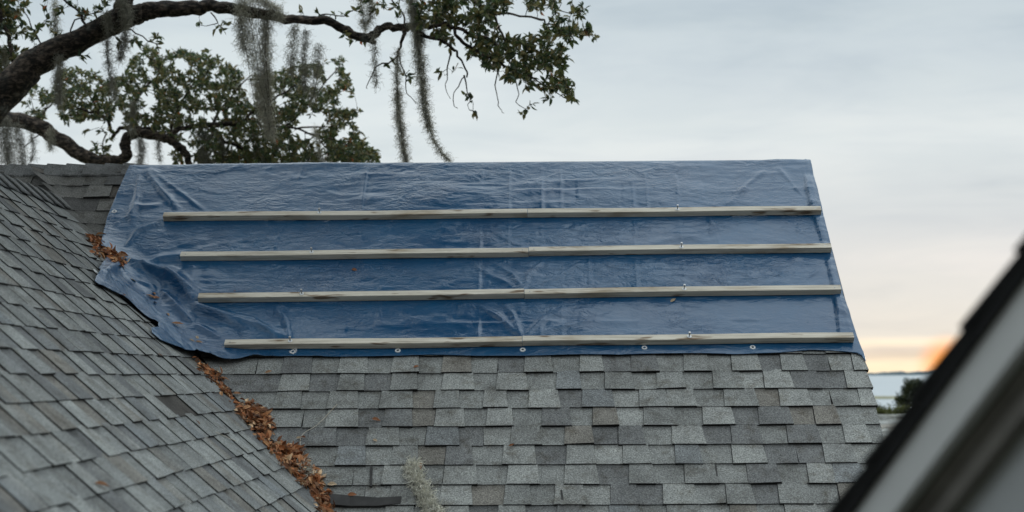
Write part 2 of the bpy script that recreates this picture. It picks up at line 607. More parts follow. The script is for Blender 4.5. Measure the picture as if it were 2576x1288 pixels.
# tarp outline in picture measurements (also used to leave out shingles nobody sees under the tarp)
TARP_PX = [(328, 416), (318, 432), (300, 474), (287, 505), (270, 545), (258, 582), (249, 608), (253, 620), (266, 632), (262, 645), (248, 660),
           (236, 676), (231, 686), (240, 694), (268, 708), (300, 728), (330, 750), (362, 778), (386, 795), (390, 806),
           (372, 806), (376, 816), (400, 836), (440, 856), (480, 872), (520, 884), (566, 893), (640, 894), (740, 891),
           (860, 893), (1000, 891), (1080, 888), (1200, 891), (1320, 891), (1460, 887), (1560, 888), (1660, 885), (1760, 884), (1850, 887),
           (1960, 883), (2040, 876), (2090, 878), (2150, 883), (2165, 890), (2178, 908), (2174, 888), (2164, 868), (2154, 840), (2138, 790), (2122, 745),
           (2112, 708), (2098, 650), (2086, 600), (2072, 548), (2056, 478), (2049, 455), (2046, 404)]


def in_poly(px, py, poly):
    x = np.asarray(px); y = np.asarray(py)
    r = np.zeros(x.shape, bool)
    n = len(poly)
    for i in range(n):
        x1, y1 = poly[i]; x2, y2 = poly[(i + 1) % n]
        c = ((y1 > y) != (y2 > y)) & (x < (x2 - x1) * (y - y1) / (y2 - y1 + 1e-12) + x1)
        r ^= c
    return r


# ------------------------------------------------------------------ the house
house = empty('house', (0, Y_RIDGE, -7.0), 'house with grey shingled roof, its front slope half covered by a blue tarp', 'house')
STEP = 0.0930
ZPH = float(hit_main(1400, 939)[2])
Z_LOW = ZPH - 13 * STEP


def deck():
    """Felted deck just under the shingles, and the closed body of the roof."""
    mb = MB()
    zs = np.linspace(Z_LOW - .05, Z_RIDGE, 60)
    ds = np.concatenate([np.linspace(-6.6, -KF, 30), np.linspace(-KF, KF, 9)[1:-1], np.linspace(KF, 8.0, 40)])
    Zg, Dg = np.meshgrid(zs, ds, indexing='ij')
    P = zd(Zg, Dg, np.full(Zg.shape, -.004))
    x = P[..., 0]; y = P[..., 1]
    # keep inside the roof: right of the wing ridge, left of the gable edge
    P[..., 0] = np.minimum(x, RX - .01)
    n0, n1 = Zg.shape
    idx = np.arange(n0 * n1).reshape(n0, n1)
    F = np.stack([idx[:-1, :-1], idx[:-1, 1:], idx[1:, 1:], idx[1:, :-1]], -1).reshape(-1, 4)
    Pf = P.reshape(-1, 3)
    cen = Pf[F].mean(1)
    ok = (Pf[F][:, :, 0].min(1) > X_WR - 5) & ((Pf[F][:, :, 0].max(1) - Pf[F][:, :, 0].min(1)) > 1e-4) & (cen[:, 1] > 2.2)
    dc = Dg.reshape(-1)[F].mean(1)
    ok &= ~((cen[:, 2] > Z_WR - .03) & (dc < -.03))
    mb.add(Pf, F[ok])
    return mb.obj('roof_deck', M_DECK, house)


roof = deck()

# back slope, gable wall and wing's far slope: what closes the building
mb = MB()
zr = Z_RIDGE
mb.add([(-6, Y_RIDGE, zr - .012), (RX - .01, Y_RIDGE, zr - .012), (RX - .01, Y_RIDGE + 3, zr - 3 * T), (-6, Y_RIDGE + 3, zr - 3 * T)], [(0, 1, 2, 3)])
mb.add([(X_WR, 2.2, Z_WR - .01), (X_WR, Y_RIDGE - .2, Z_WR - .01), (X_WR - 2.2, Y_RIDGE - .2, Z_WR - 2.2 * T), (X_WR - 2.2, 2.2, Z_WR - 2.2 * T)], [(0, 1, 2, 3)])
mb.add([(X_WR - 4, Y0 + (Z_WR - 1.4) / T, Z_WR - 1.4), (X_WR + .2, Y0 + (Z_WR - 1.4) / T, Z_WR - 1.4), (X_WR + .2, Y_RIDGE, zr - .012), (X_WR - 4, Y_RIDGE, zr - .012)], [(0, 1, 2, 3)])
mb.obj('roof_slope', M_DECK, house)
gw = MB()
yl = Y0 + Z_LOW / T
gx = RX - .22
gw.add([(gx, yl + .2, -7), (gx, Y_RIDGE + 2.8, -7), (gx, Y_RIDGE + 2.8, zr - 2.8 * T - .12), (gx, Y_RIDGE, zr - .12), (gx, yl + .2, Z_LOW)], F4=[(0, 1, 2, 4)], F3=[(4, 2, 3)])
gw.obj('wall', M_WALL, house)
# rake board under the gable edge of the front slope
dn = np.array([0, -math.cos(PITCH), -math.sin(PITCH)]); nn = np.array([0, -math.sin(PITCH), math.cos(PITCH)]); ex = np.array([1., 0, 0])
top = np.array([RX, Y_RIDGE, Z_RIDGE])
Lr = (Z_RIDGE - Z_LOW) / math.sin(PITCH)
mb = MB(); mb.add(frame_box(top, ex, dn, nn, -.045, -.018, .02, Lr, -.16, -.012), BOXF)
mb.obj('rake_board', M_PAINT, house)

# shingles: every course follows one height all the way round the valley
PAL = {'light': (.282, .286, .272), 'mid': (.228, .232, .222), 'dark': (.166, .168, .166), 'brown': (.200, .187, .166), 'blue': (.205, .214, .216)}
tabs = []     # (area, V, F4, colours, centre)


def make_tab(z0, z1, s0, s1, d0, d1, kind, crop_y=None):
    """One tab between heights z0 (butt) and z1, offsets d0..d1; tooth tabs are thicker and flare to the butt."""
    curved = min(abs(d0), abs(d1)) < KF or d0 * d1 < 0
    n = 4 if curved else 2
    u = np.linspace(0, 1, n)
    fl = .007 * T if kind == 'tooth' else -.003
    if curved: fl = 0
    db = (d0 - fl) + u * (d1 - d0 + 2 * fl)
    e0, e1 = d0 + fl * .4, d1 - fl * .4
    sh = z1 - z0
    if d0 > .02: e0 += sh
    elif d0 < -.02: e0 -= sh
    if d1 > .02: e1 += sh
    elif d1 < -.02: e1 -= sh
    dt = e0 + u * (e1 - e0)
    ob = ((.0160 if kind == 'tooth' else .0085) if d0 > -.02 else (.0125 if kind == 'tooth' else .0068)) + rng.uniform(-.0012, .0012) + u * rng.uniform(-.0015, .0015)
    if rng.random() < .06: ob = ob + u * .006
    ot = (.0062 if kind == 'tooth' else .0012) + 0 * u
    zb = z0 + rng.uniform(-.0016, .0016) + u * rng.uniform(-.002, .002)
    if kind == 'tooth': zb = zb - .002
    f = .66
    rows = [zd(zb, db, ob), zd(zb + f * (z1 - zb), db + f * (dt - db), ob + f * (ot - ob)), zd(np.full(n, z1), dt, ot),
            zd(zb, db, ob - .0004), zd(zb + .0005, db, np.full(n, -.003))]
    sides = np.array([rows[0][0], rows[2][0], zd(z1, dt[:1], np.array([-.003]))[0], rows[4][0], rows[0][-1], rows[2][-1], zd(z1, dt[-1:], np.array([-.003]))[0], rows[4][-1]])
    V = np.concatenate(rows + [sides])
    F4 = []
    for i in range(n - 1):
        F4 += [(i, i + 1, n + i + 1, n + i), (n + i, n + i + 1, 2 * n + i + 1, 2 * n + i), (4 * n + i, 4 * n + i + 1, 3 * n + i + 1, 3 * n + i)]
    q = 5 * n
    if not abs(d0) < KF * .7: F4.append((q + 3, q, q + 1, q + 2))
    if not abs(d1) < KF * .7: F4.append((q + 4, q + 7, q + 6, q + 5))
    return V, F4


def tab_color(kind, wing):
    r = rng.random()
    if kind == 'tooth':
        key = 'light' if r < .42 else 'mid' if r < .72 else 'brown' if r < .79 else 'dark' if r < .92 else 'blue'
    else:
        key = 'mid' if r < .52 else 'dark' if r < .78 else 'brown' if r < .84 else 'light'
    c = np.array(PAL[key]) * rng.uniform(.92, 1.08)
    if wing: c = c * np.array([.98, 1.0, 1.02])
    return c


def build_tabs():
    kmin = -int((Z_RIDGE - ZPH) / STEP) - 1
    for k in range(kmin, 14):
        z0 = ZPH - k * STEP
        z1 = min(z0 + STEP + .010, Z_RIDGE - .002)
        if z1 <= z0 + .02: continue
        for side in (1, -1):
            if side == 1: dmax = T * (RX - (XV - z0 / T))
            else: dmax = min(z0 + T * (Y0 - 2.6), 4.3)
            if side == -1 and z0 > Z_WR - .02: 
                # above the wing ridge the front slope simply runs on to the left
                continue
            woven = z0 > .28
            d = (-KF * .55 if side == 1 else KF * .56) if woven else 0.012
            kind = 'tooth' if rng.random() < .5 else 'base'
            first = True
            while d < dmax - .01:
                w = (rng.uniform(.118, .168) if kind == 'tooth' else rng.uniform(.112, .165)) * T
                if first: w = rng.uniform(.16, .30) * T
                e = min(d + w, dmax)
                if dmax - e < .05: e = dmax
                kd = 'base' if first else kind
                add_tab(z0, z1, side, d, e, kd, k)
                d = e + .0015
                kind = 'base' if kind == 'tooth' else 'tooth'
                if rng.random() < .05: kind = 'tooth' if kind == 'base' else 'base'
                first = False
        if z0 > Z_WR - .02:
            d = -.012; kind = 'base'
            while d > -2.2:
                w = rng.uniform(.11, .19) * T
                add_tab_up(z0, z1, d - w, d, kind)
                d -= w + .0015
                kind = 'base' if kind == 'tooth' else 'tooth'


def finish(V, F4, kind, wing, z0, dark=False):
    cen = V.mean(0)
    n = (len(V) - 8) // 5
    px, py = project(np.concatenate([V[:n], V[2 * n:3 * n]]))
    if px.max() < -1500 or px.min() > W0 + 60 or py.min() > H0 + (90 if px.max() > 0 else 1500) or py.max() < 350: return
    ins = in_poly(px, py, TARP_IN)
    if ins.all(): return
    if V[:, 0].mean() > 0 and py.max() < 884: return
    x0, x1 = px.min(), px.max(); y0, y1 = py.min(), py.max()
    hull_w = (x1 - x0); hull_h = (y1 - y0)
    q = [(px[0], py[0]), (px[n - 1], py[n - 1]), (px[2 * n - 1], py[2 * n - 1]), (px[n], py[n])]
    ar = abs(sum(q[i][0] * q[(i + 1) % 4][1] - q[(i + 1) % 4][0] * q[i][1] for i in range(4))) / 2
    ar *= 1.0 - ins.mean()
    onscreen = (max(0, min(x1, W0) - max(x0, 0)) / (hull_w + 1e-6)) * (max(0, min(y1, H0) - max(y0, 0)) / (hull_h + 1e-6))
    ar *= onscreen
    c = tab_color(kind, wing)
    C = np.tile(c, (len(V), 1))
    if wing:
        # colour blend runs across a wing tab
        c2 = c * rng.uniform(.85, 1.15) if rng.random() < .65 else np.array(PAL[random.choice(['brown', 'blue', 'light', 'mid'])])
        u = np.concatenate([np.tile(np.linspace(0, 1, n), 5), np.zeros(4), np.ones(4)])[:, None]
        C = C * (1 - u) + c2[None, :] * u
    if kind == 'base':
        C[2 * n:3 * n] *= .50           # the dark granule band manufacturers blend along a shingle's head
    # shade of the oak's canopy, put into the upper shingles' colour
    canopy_shade = float(np.clip((cen[2] - .1) / .45, 0, 1)) * (1.0 if not wing else .3)
    C = C * (1 - canopy_shade * np.array([.54, .56, .57]))
    C[3 * n:] = (.020, .019, .018)      # cut edges: bare asphalt
    if dark: C[:] = (.062, .056, .050)
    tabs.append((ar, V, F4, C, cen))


PATCH = [(402, 1010), (440, 1008), (500, 1062), (455, 1068)]


def add_tab(z0, z1, side, d, e, kind, k):
    if side == 1: V, F4 = make_tab(z0, z1, 0, 0, d, e, kind)
    else: V, F4 = make_tab(z0, z1, 0, 0, -e, -d, kind)
    if side == -1 and V[:, 1].min() < 2.3: return
    c = V.mean(0); cx, cy = project(c)
    dark = side == -1 and abs(cx - 452) < 24 and abs(cy - 1036) < 20
    if dark:
        V, F4 = make_tab(z0, z1, 0, 0, -e, -d, 'base')
    finish(V, F4, kind, side == -1, z0, dark)


def add_tab_up(z0, z1, d0, d1, kind):
    """Front slope left of the valley line, above the wing's ridge."""
    x0 = XV - (z0 - d0) / T; x1 = XV - (z0 - d1) / T
    fl = .007 if kind == 'tooth' else -.003
    ob = .0165 if kind == 'tooth' else .0088; ot = .006 if kind == 'tooth' else .001
    y0 = Y0 + z0 / T; y1 = Y0 + z1 / T
    b0 = np.array([0, y0, z0]); t0 = np.array([0, y1, z1])
    P = lambda b, x, o: b + nn * o + ex * x
    A0, A1, T0, T1 = P(b0, x0 - fl, ob), P(b0, x1 + fl, ob), P(t0, x0, ot), P(t0, x1, ot)
    rows = [np.array([A0, A1]), np.array([A0 * .34 + T0 * .66, A1 * .34 + T1 * .66]), np.array([T0, T1]), np.array([A0, A1]) - nn * .0004, np.array([P(b0, x0 - fl, -.003), P(b0, x1 + fl, -.003)])]
    sides = np.array([A0, T0, P(t0, x0, -.003), P(b0, x0 - fl, -.003), A1, T1, P(t0, x1, -.003), P(b0, x1 + fl, -.003)])
    V = np.concatenate(rows + [sides])
    F4 = [(0, 1, 3, 2), (2, 3, 5, 4), (8, 9, 7, 6), (13, 10, 11, 12), (14, 17, 16, 15)]
    finish(V, F4, kind, False, z0)


cx_, cy_ = np.mean([p[0] for p in TARP_PX]), np.mean([p[1] for p in TARP_PX])
# inner outline: tarp pulled in by a hand's breadth
TARP_IN = [(290 + (p[0] - 290) * 1.0 + (26 if p[0] < 600 else 0 if p[0] > 1990 else 0),
            p[1] - (16 if p[1] > 640 else 0)) for p in TARP_PX if not (370 < p[0] < 392 and 795 < p[1] < 818) and p[1] < 895 or p[0] < 500]
build_tabs()
tabs.sort(key=lambda q: -q[0])
rest = MB(); n_ind = 0
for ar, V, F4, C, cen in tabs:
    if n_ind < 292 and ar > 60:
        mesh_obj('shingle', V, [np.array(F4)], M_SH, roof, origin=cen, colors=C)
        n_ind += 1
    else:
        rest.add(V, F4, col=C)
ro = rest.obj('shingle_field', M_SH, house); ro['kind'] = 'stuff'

# main ridge caps, from off the picture's left to under the tarp's edge
def ridge_cap(P, along, sideA, upA, sideB, upB, length, flap, lift, name='ridge_cap'):
    """A bent cap: P on the ridge at its far end; its near end is raised by lift."""
    V = []
    th = .005
    for a, l in ((0, .003), (length, lift)):
        for (sd, up, w) in ((sideA, upA, flap), (sideA, upA, .02), (None, None, 0), (sideB, upB, .02), (sideB, upB, flap)):
            c = P + along * a
            if sd is None: q = c + np.array([0, 0, .012 + l])
            else: q = c + sd * w + up * (.007 + l)
            V.append(q)
    V = np.array(V)
    Vb = V - np.array([0, 0, th + .006])
    A = np.concatenate([V, Vb])
    F4 = []
    for i in range(4):
        F4 += [(i, i + 1, 5 + i + 1, 5 + i), (5 + i, 6 + i, 16 + i, 15 + i), (i + 1, i, 10 + i, 11 + i)]
    F4 += [(0, 5, 15, 10), (9, 4, 14, 19)]
    c = np.array(PAL['dark']) * rng.uniform(.72, .98)
    return mesh_obj(name, A, [np.array(F4)], M_SH, house, origin=A.mean(0), colors=np.tile(c, (len(A), 1)))


n_back = np.array([0, math.sin(PITCH), math.cos(PITCH)]); d_back = np.array([0, math.cos(PITCH), -math.sin(PITCH)])
x = hit_main(372, 418)[0]
while x > -4.2:
    ridge_cap(np.array([x, Y_RIDGE, Z_RIDGE]), np.array([-1., 0, 0]), dn, nn, d_back, n_back, .150, .108, .016)
    x -= .126
# wing ridge caps run towards the camera
wr_dn = np.array([math.cos(PITCH), 0, -math.sin(PITCH)]); wr_n = np.array([math.sin(PITCH), 0, math.cos(PITCH)])
wl_dn = np.array([-math.cos(PITCH), 0, -math.sin(PITCH)]); wl_n = np.array([-math.sin(PITCH), 0, math.cos(PITCH)])
y = Y0 + Z_WR / T - .02
while y > 5.0:
    ridge_cap(np.array([X_WR, y, Z_WR + .004]), np.array([0, -1., 0]), wr_dn, wr_n, wl_dn, wl_n, .25, .115, .020)
    y -= .20

# torn edge: bare asphalt strip across the lowest visible course beside the valley
def roof_strip(name, pts_top, pts_bot, mat, off, col=None, thick=.004):
    a = [hit_S(px, py, off) for px, py in pts_top]; b = [hit_S(px, py, off) for px, py in pts_bot]
    n = len(a)
    up = nn * thick
    V = np.array(a + b + [p - up * 3 for p in a] + [p - up * 3 for p in b])
    F = []
    for i in range(n - 1):
        F += [(n + i, n + i + 1, i + 1, i), (3 * n + i, 3 * n + i + 1, n + i + 1, n + i), (2 * n + i + 1, 2 * n + i, i, i + 1)]
    F += [(0, 2 * n, 3 * n, n), (n - 1, 2 * n - 1, 4 * n - 1, 3 * n - 1)]
    return mesh_obj(name, V, [np.array(F)], mat, house, origin=V.mean(0), colors=None if col is None else np.tile(col, (len(V), 1)))


roof_strip('exposed_strip', [(826, 1241), (880, 1246), (950, 1251), (1010, 1248)], [(832, 1268), (880, 1272), (950, 1272), (1008, 1266)], M_TAR, .026)
roof_strip('shingle_tear', [(931, 1172), (937, 1172)], [(930, 1222), (936, 1223)], M_TAR, .018)
roof_strip('shingle_tear', [(1410, 1232), (1414, 1232)], [(1413, 1270), (1420, 1270)], M_TAR, .018)
roof_strip('shingle_tear', [(1799, 1168), (1802, 1168)], [(1802, 1198), (1806, 1198)], M_TAR, .018)
# slipped shingle edge and the slot beside the bare patch on the wing
#roof_strip('shingle_tear', [(441, 1008), (445, 1007)], [(494, 1060), (501, 1057)], M_BLACK, .022)

# ------------------------------------------------------------------ the tarp
def seg_dist(X, Y, a, b):
    ax, ay = a; bx, by = b
    vx, vy = bx - ax, by - ay
    L2 = vx * vx + vy * vy
    t = np.clip(((X - ax) * vx + (Y - ay) * vy) / L2, 0, 1)
    dx = X - (ax + t * vx); dy = Y - (ay + t * vy)
    sg = np.sign((X - ax) * vy - (Y - ay) * vx)
    return np.hypot(dx, dy), t, sg


KT = .20          # the tarp bridges the valley with a wider curve
TOFF = .024


def lift_px(px, py):
    """How far the tarp's lower left edge stands off the roof."""
    if 225 < px < 570 and py > 680:
        return .034
    return .0


poly = []
for px, py in TARP_PX:
    if py < 440 and px > 320:
        continue
    p = hit_S(px, py, TOFF + lift_px(px, py), KT)
    poly.append((p[0], p[1]))
tl = hit_S(324, 424, TOFF, KT); tr = hit_main(2046, 425, TOFF)
YB = Y_RIDGE + .45
poly = [(tl[0] - .0, Y_RIDGE + .01), *poly, (tr[0], Y_RIDGE + .01), (tr[0], YB), (tl[0] - .02, YB)]
POLY = poly

BATTENS = [((412, 557), (2065, 541), 1327, 'topmost'), ((455, 657), (2091, 637), 1330, 'second'), ((500, 762), (2115, 741), 1319, 'third'), ((566, 880), (2147, 863), 1314, 'lowest')]
FOLDS = [  # picture polyline, height, width
    ([(372, 432), (410, 480), (455, 528)], .013, .022), ([(352, 440), (345, 500), (330, 560)], .012, .022), ([(380, 425), (440, 470), (520, 530)], .007, .02),
    ([(300, 560), (350, 520), (412, 512)], .010, .02), ([(410, 552), (350, 580), (312, 620)], .012, .024), ([(318, 540), (306, 590), (300, 640)], -.014, .02),
    ([(330, 655), (420, 690), (500, 740)], .028, .030), ([(312, 690), (390, 720), (470, 800), (560, 850)], .016, .03), ([(455, 640), (400, 650), (330, 668)], .012, .022),
    ([(352, 668), (395, 712), (402, 760)], -.018, .02), ([(430, 690), (500, 770), (640, 830)], .014, .028), ([(500, 775), (600, 800), (720, 845)], .012, .022),
    ([(420, 800), (520, 800), (610, 850)], -.010, .02), ([(244, 690), (290, 660), (320, 700)], .016, .022), ([(350, 740), (420, 800), (470, 850)], -.008, .03),
    ([(700, 850), (640, 800), (560, 780)], .008, .016), ([(728, 850), (718, 800), (690, 770)], .006, .014),
    ([(1313, 848), (1260, 800), (1190, 760)], .009, .014), ([(1313, 848), (1290, 790), (1262, 760)], .008, .012), ([(1316, 848), (1370, 800), (1440, 770)], .008, .014), ([(1316, 848), (1420, 820), (1500, 800)], .006, .014),
    ([(1318, 730), (1290, 690), (1240, 660)], .008, .013), ([(1318, 730), (1330, 690), (1370, 655)], .007, .012), ([(1320, 730), (1400, 700), (1470, 655)], .007, .012), ([(1180, 655), (1230, 690), (1310, 728)], .007, .014),
    ([(1330, 625), (1270, 600), (1210, 560)], .005, .012), ([(1330, 625), (1400, 590), (1480, 560)], .006, .012),
    ([(1920, 430), (1870, 470), (1830, 515)], .009, .02), ([(1960, 425), (2000, 470), (2045, 520)], .010, .02), ([(1950, 425), (1945, 470), (1930, 515)], .006, .02),
    ([(1960, 545), (2010, 580), (2070, 610)], .008, .016), ([(1930, 545), (1960, 590), (2010, 615)], .006, .016), ([(1880, 840), (1980, 820), (2085, 770)], .008, .016), ([(1930, 850), (2020, 830), (2090, 800)], .007, .014),
    ([(2000, 720), (1960, 690), (1900, 655)], .006, .014), ([(2090, 650), (2040, 690), (2000, 720)], .006, .014),
]
HEM = [(2028, 462), (2046, 530), (2070, 610), (2092, 700), (2104, 760), (2112, 845)]
VCREASE = [((925, 425), (868, 850)), ((1032, 425), (985, 640)), ((1215, 425), (1205, 850)), ((1283, 425), (1280, 640)), ((1365, 425), (1364, 850)), ((1412, 425), (1418, 850)), ((1592, 430), (1610, 850)), ((1622, 430), (1650, 720)), ((1702, 440), (1735, 840)),
           ((1480, 560), (1486, 740)), ((760, 430), (690, 630)), ((1800, 545), (1830, 740)), ((1900, 660), (1930, 840))]
HCREASE = [((560, 588), (1180, 578)), ((1200, 577), (2000, 570)), ((900, 628), (2080, 612)), ((700, 462), (1500, 452)), ((1300, 478), (1990, 470)), ((1000, 812), (1900, 800))]


STX, STY = .0085, .0072


def build_tarp():
    st_x, st_y = STX, STY
    xs = np.arange(min(p[0] for p in poly) - .03, max(p[0] for p in poly) + .03, st_x)
    ys = np.arange(min(p[1] for p in poly) - .03, YB + .02, st_y)
    X, Y = np.meshgrid(xs, ys, indexing='ij')
    ins = in_poly(X, Y, poly)
    # boundary distance and snapping
    best = np.full(X.shape, 1e9); bx = np.zeros_like(X); by = np.zeros_like(X)
    for i in range(len(poly)):
        a = np.array(poly[i]); b = np.array(poly[(i + 1) % len(poly)])
        v = b - a; L2 = v @ v + 1e-12
        t = np.clip(((X - a[0]) * v[0] + (Y - a[1]) * v[1]) / L2, 0, 1)
        qx = a[0] + t * v[0]; qy = a[1] + t * v[1]
        dd = np.hypot(X - qx, Y - qy)
        m = dd < best
        best[m] = dd[m]; bx[m] = qx[m]; by[m] = qy[m]
    n0, n1 = X.shape
    idx = np.arange(n0 * n1).reshape(n0, n1)
    Fq = np.stack([idx[:-1, :-1], idx[1:, :-1], idx[1:, 1:], idx[:-1, 1:]], -1).reshape(-1, 4)
    insf = ins.ravel()[Fq]
    keep = insf.sum(1) >= 2
    Fq = Fq[keep]
    snap = ~ins & np.isin(idx, np.unique(Fq))
    X = np.where(snap, bx, X); Y = np.where(snap, by, Y)
    edge = np.where(ins, best, 0)
    v = (Y_RIDGE - Y) / math.cos(PITCH)
    vis = np.where(Y > Y_RIDGE, 0.0, 1.0)
    # --- relief (metres)
    h = np.zeros_like(X)
    h += .012 * vnoise(X * 1.3 + 3, v * 2.6, 1) + .006 * vnoise(X * 2.4 + v * 1.5, v * 3.6, 2)
    h += .0030 * vnoise(X * 7 + v * 3, v * 17, 3) + .0014 * vnoise(X * 15, v * 42, 4)
    rid = 1 - np.abs(vnoise(X * 4.2 + 1.7 * vnoise(X * 3, v * 3, 8), v * 9.5, 9))
    h += .0030 * np.clip(rid - .62, 0, 1) / .38
    h += .004 * vnoise(X * 2, v * 12, 14)
    # held down along the battens, slack between
    press = np.zeros_like(X)
    for (l, r, s_, nm) in BATTENS:
        a = hit_main(*l, TOFF); b = hit_main(*r, TOFF)
        ta = (X - a[0]) / (b[0] - a[0])
        yb = a[1] + ta * (b[1] - a[1]) + .014
        dv = (Y - yb) / math.cos(PITCH)
        on = np.clip((ta + .03) / .05, 0, 1) * np.clip((1.03 - ta) / .05, 0, 1)
        press = np.maximum(press, on * np.exp(-(dv / .035) ** 2))
        below = dv < 0
        puck = np.clip(vnoise(X * 11 + nm.__len__(), dv * 2, 21) + .35 * vnoise(X * 25, dv * 6, 22), -.3, 1)
        h += on * np.where(below, .024 * puck * np.exp(dv / .065) * np.clip(-dv / .03, 0, 1), .003 * puck * np.exp(-dv / .04) * np.clip(dv / .02, 0, 1))
        h += on * np.where(below, -.010 * np.exp(dv / .05), 0)
    for pl, amp, w in FOLDS:
        pts = [hit_S(q[0], q[1], TOFF, KT)[:2] for q in pl]
        cum = [0]
        for i in range(len(pts) - 1): cum.append(cum[-1] + np.hypot(*(pts[i + 1] - pts[i])))
        dist = np.full(X.shape, 9.0); tt = np.zeros_like(X)
        for i in range(len(pts) - 1):
            d_, t_, sg = seg_dist(X, Y, pts[i], pts[i + 1])
            m = d_ < dist
            dist[m] = d_[m]; tt[m] = ((cum[i] + t_ * (cum[i + 1] - cum[i])) / cum[-1])[m]
        tap = np.clip(np.sin(np.clip(tt * .9 + .08, 0, 1) * math.pi), 0, 1) ** .6
        wob = 1 + .25 * vnoise(X * 9, Y * 9, 31)
        gain = 2.0 if pl[0][0] < 760 else 1.4
        h += gain * amp * tap * np.exp(-np.abs(dist / (w * wob)) ** 1.5)
    for a, b in VCREASE + HCREASE:
        pa = hit_S(*a, TOFF, KT)[:2]; pb = hit_S(*b, TOFF, KT)[:2]
        d_, t_, sg = seg_dist(X, Y, pa, pb)
        brk = np.clip(.6 + vnoise(X * 3 + a[0], Y * 5, 41), 0, 1.2)
        h += brk * (.0032 * np.exp(-(d_ / .010) ** 2) + .0026 * sg * np.exp(-(d_ / .035) ** 2))
    # the sheet still remembers its folding: panels between creases bulge and tip by turns
    gx = X * 3.9 + .25 * vnoise(X * 2, v * 1.1, 61); gy = v * 4.6 + .2 * vnoise(X * 1.3, v * 2, 62)
    ux = gx - np.floor(gx); uy = gy - np.floor(gy)
    hs = vnoise(np.floor(gx) + .0, np.floor(gy) + .0, 63); h2 = vnoise(np.floor(gx) + .0, np.floor(gy) + .0, 64)
    right_ = np.clip((X + .6) / .8, .25, 1)
    h += right_ * (.0055 * hs * (1 - (2 * ux - 1) ** 2) * (1 - (2 * uy - 1) ** 2) + .004 * h2 * (ux - .5) * (1 - (2 * uy - 1) ** 4))
    ph = [hit_main(*q, TOFF)[:2] for q in HEM]
    dist = np.full(X.shape, 9.0); sgn = np.ones_like(X)
    for i in range(len(ph) - 1):
        d_, t_, sg = seg_dist(X, Y, ph[i], ph[i + 1])
        m = d_ < dist
        dist[m] = d_[m]; sgn[m] = sg[m]
    h += .030 * np.where(sgn < 0, np.exp(-(dist / .075) ** 2), np.exp(-(dist / .014) ** 2)) * np.clip(.9 + .4 * vnoise(X * 0, v * 4, 66), .4, 1.1)
    # hem along every free edge, and the raised lower-left edge
    h += .0035 * np.exp(-((edge - .03) / .007) ** 2) * vis
    h = h * (1 - .9 * press)
    zS = smin(T * (Y - Y0), Z_RIDGE - T * (Y - Y_RIDGE), .035)
    zS = smax(zS, -T * (X - XV), KT)
    n = normal_S(X, Y, KT)
    lp = [hit_S(px, py, TOFF, KT)[:2] for px, py in [(231, 686), (300, 728), (386, 797), (440, 856), (566, 893)]]
    dist = np.full(X.shape, 9.0)
    for i in range(len(lp) - 1):
        d_, t_, sg = seg_dist(X, Y, lp[i], lp[i + 1]); dist = np.minimum(dist, d_)
    h += .036 * np.exp(-dist / .07)
    # right edge bends down over the gable edge
    over = np.clip((X - (RX + .006)) / .06, 0, 1)
    h -= .05 * over ** 1.5 * (v > .3)
    # right edge wavers; lower hem dips between grommets
    h += .006 * vnoise(X * 5, v * 3, 51) * np.exp(-edge / .05)
    P = np.stack([X, Y, zS], -1) + n * (TOFF + np.maximum(h, -.0025 - .1 * over))[..., None]
    used = np.unique(Fq)
    remap = -np.ones(n0 * n1, int); remap[used] = np.arange(len(used))
    V = P.reshape(-1, 3)[used]
    o = mesh_obj('tarp', V, [remap[Fq]], M_TARP, smooth_shade=True)
    md = o.modifiers.new('thickness', 'SOLIDIFY'); md.thickness = .0012; md.offset = -1
    tag(o, 'large creased blue tarp draped over the roof ridge and held down by wooden battens', 'tarp')
    return o, X, Y, P, ins


tarp, TX, TY, TPg, TIN = build_tarp()


TX_0 = min(p[0] for p in poly) - .03
TY_0 = min(p[1] for p in poly) - .03


def top_z(x, y):
    """Height of the finished tarp (bilinear) or else the roof above plan points x, y."""
    fx = np.clip((x - TX_0) / STX, 0, TX.shape[0] - 1.001); fy = np.clip((y - TY_0) / STY, 0, TX.shape[1] - 1.001)
    i = fx.astype(int); j = fy.astype(int); a = fx - i; b = fy - j
    Zg = TPg[..., 2]
    z = (Zg[i, j] * (1 - a) + Zg[i + 1, j] * a) * (1 - b) + (Zg[i, j + 1] * (1 - a) + Zg[i + 1, j + 1] * a) * b
    on = in_poly(x, y, POLY)
    return np.where(on, z, S(x, y, KF, False) + .012), on


def hit_top(px, py, off=.004):
    """Where a picture point meets the tarp or the roof; returns point, normal, on_tarp."""
    d = ray(px, py)
    ts = np.arange(2.6, 11.0, .003)
    P = d[None, :] * (ts / d[1])[:, None]
    z, on = top_z(P[:, 0], P[:, 1])
    k = int(np.argmax(P[:, 2] - z <= 0))
    p = P[max(k - 1, 0)].copy()
    n = normal_S(p[0], p[1])
    return p + n * off, n, bool(on[k])


def basis(n, ang=0.0):
    n = np.asarray(n, float); n = n / np.linalg.norm(n)
    a = np.cross([0, 0, 1.0], n)
    a = np.array([1., 0, 0]) if np.linalg.norm(a) < 1e-3 else a / np.linalg.norm(a)
    b = np.cross(n, a)
    c, s = math.cos(ang), math.sin(ang)
    return a * c + b * s, -a * s + b * c, n


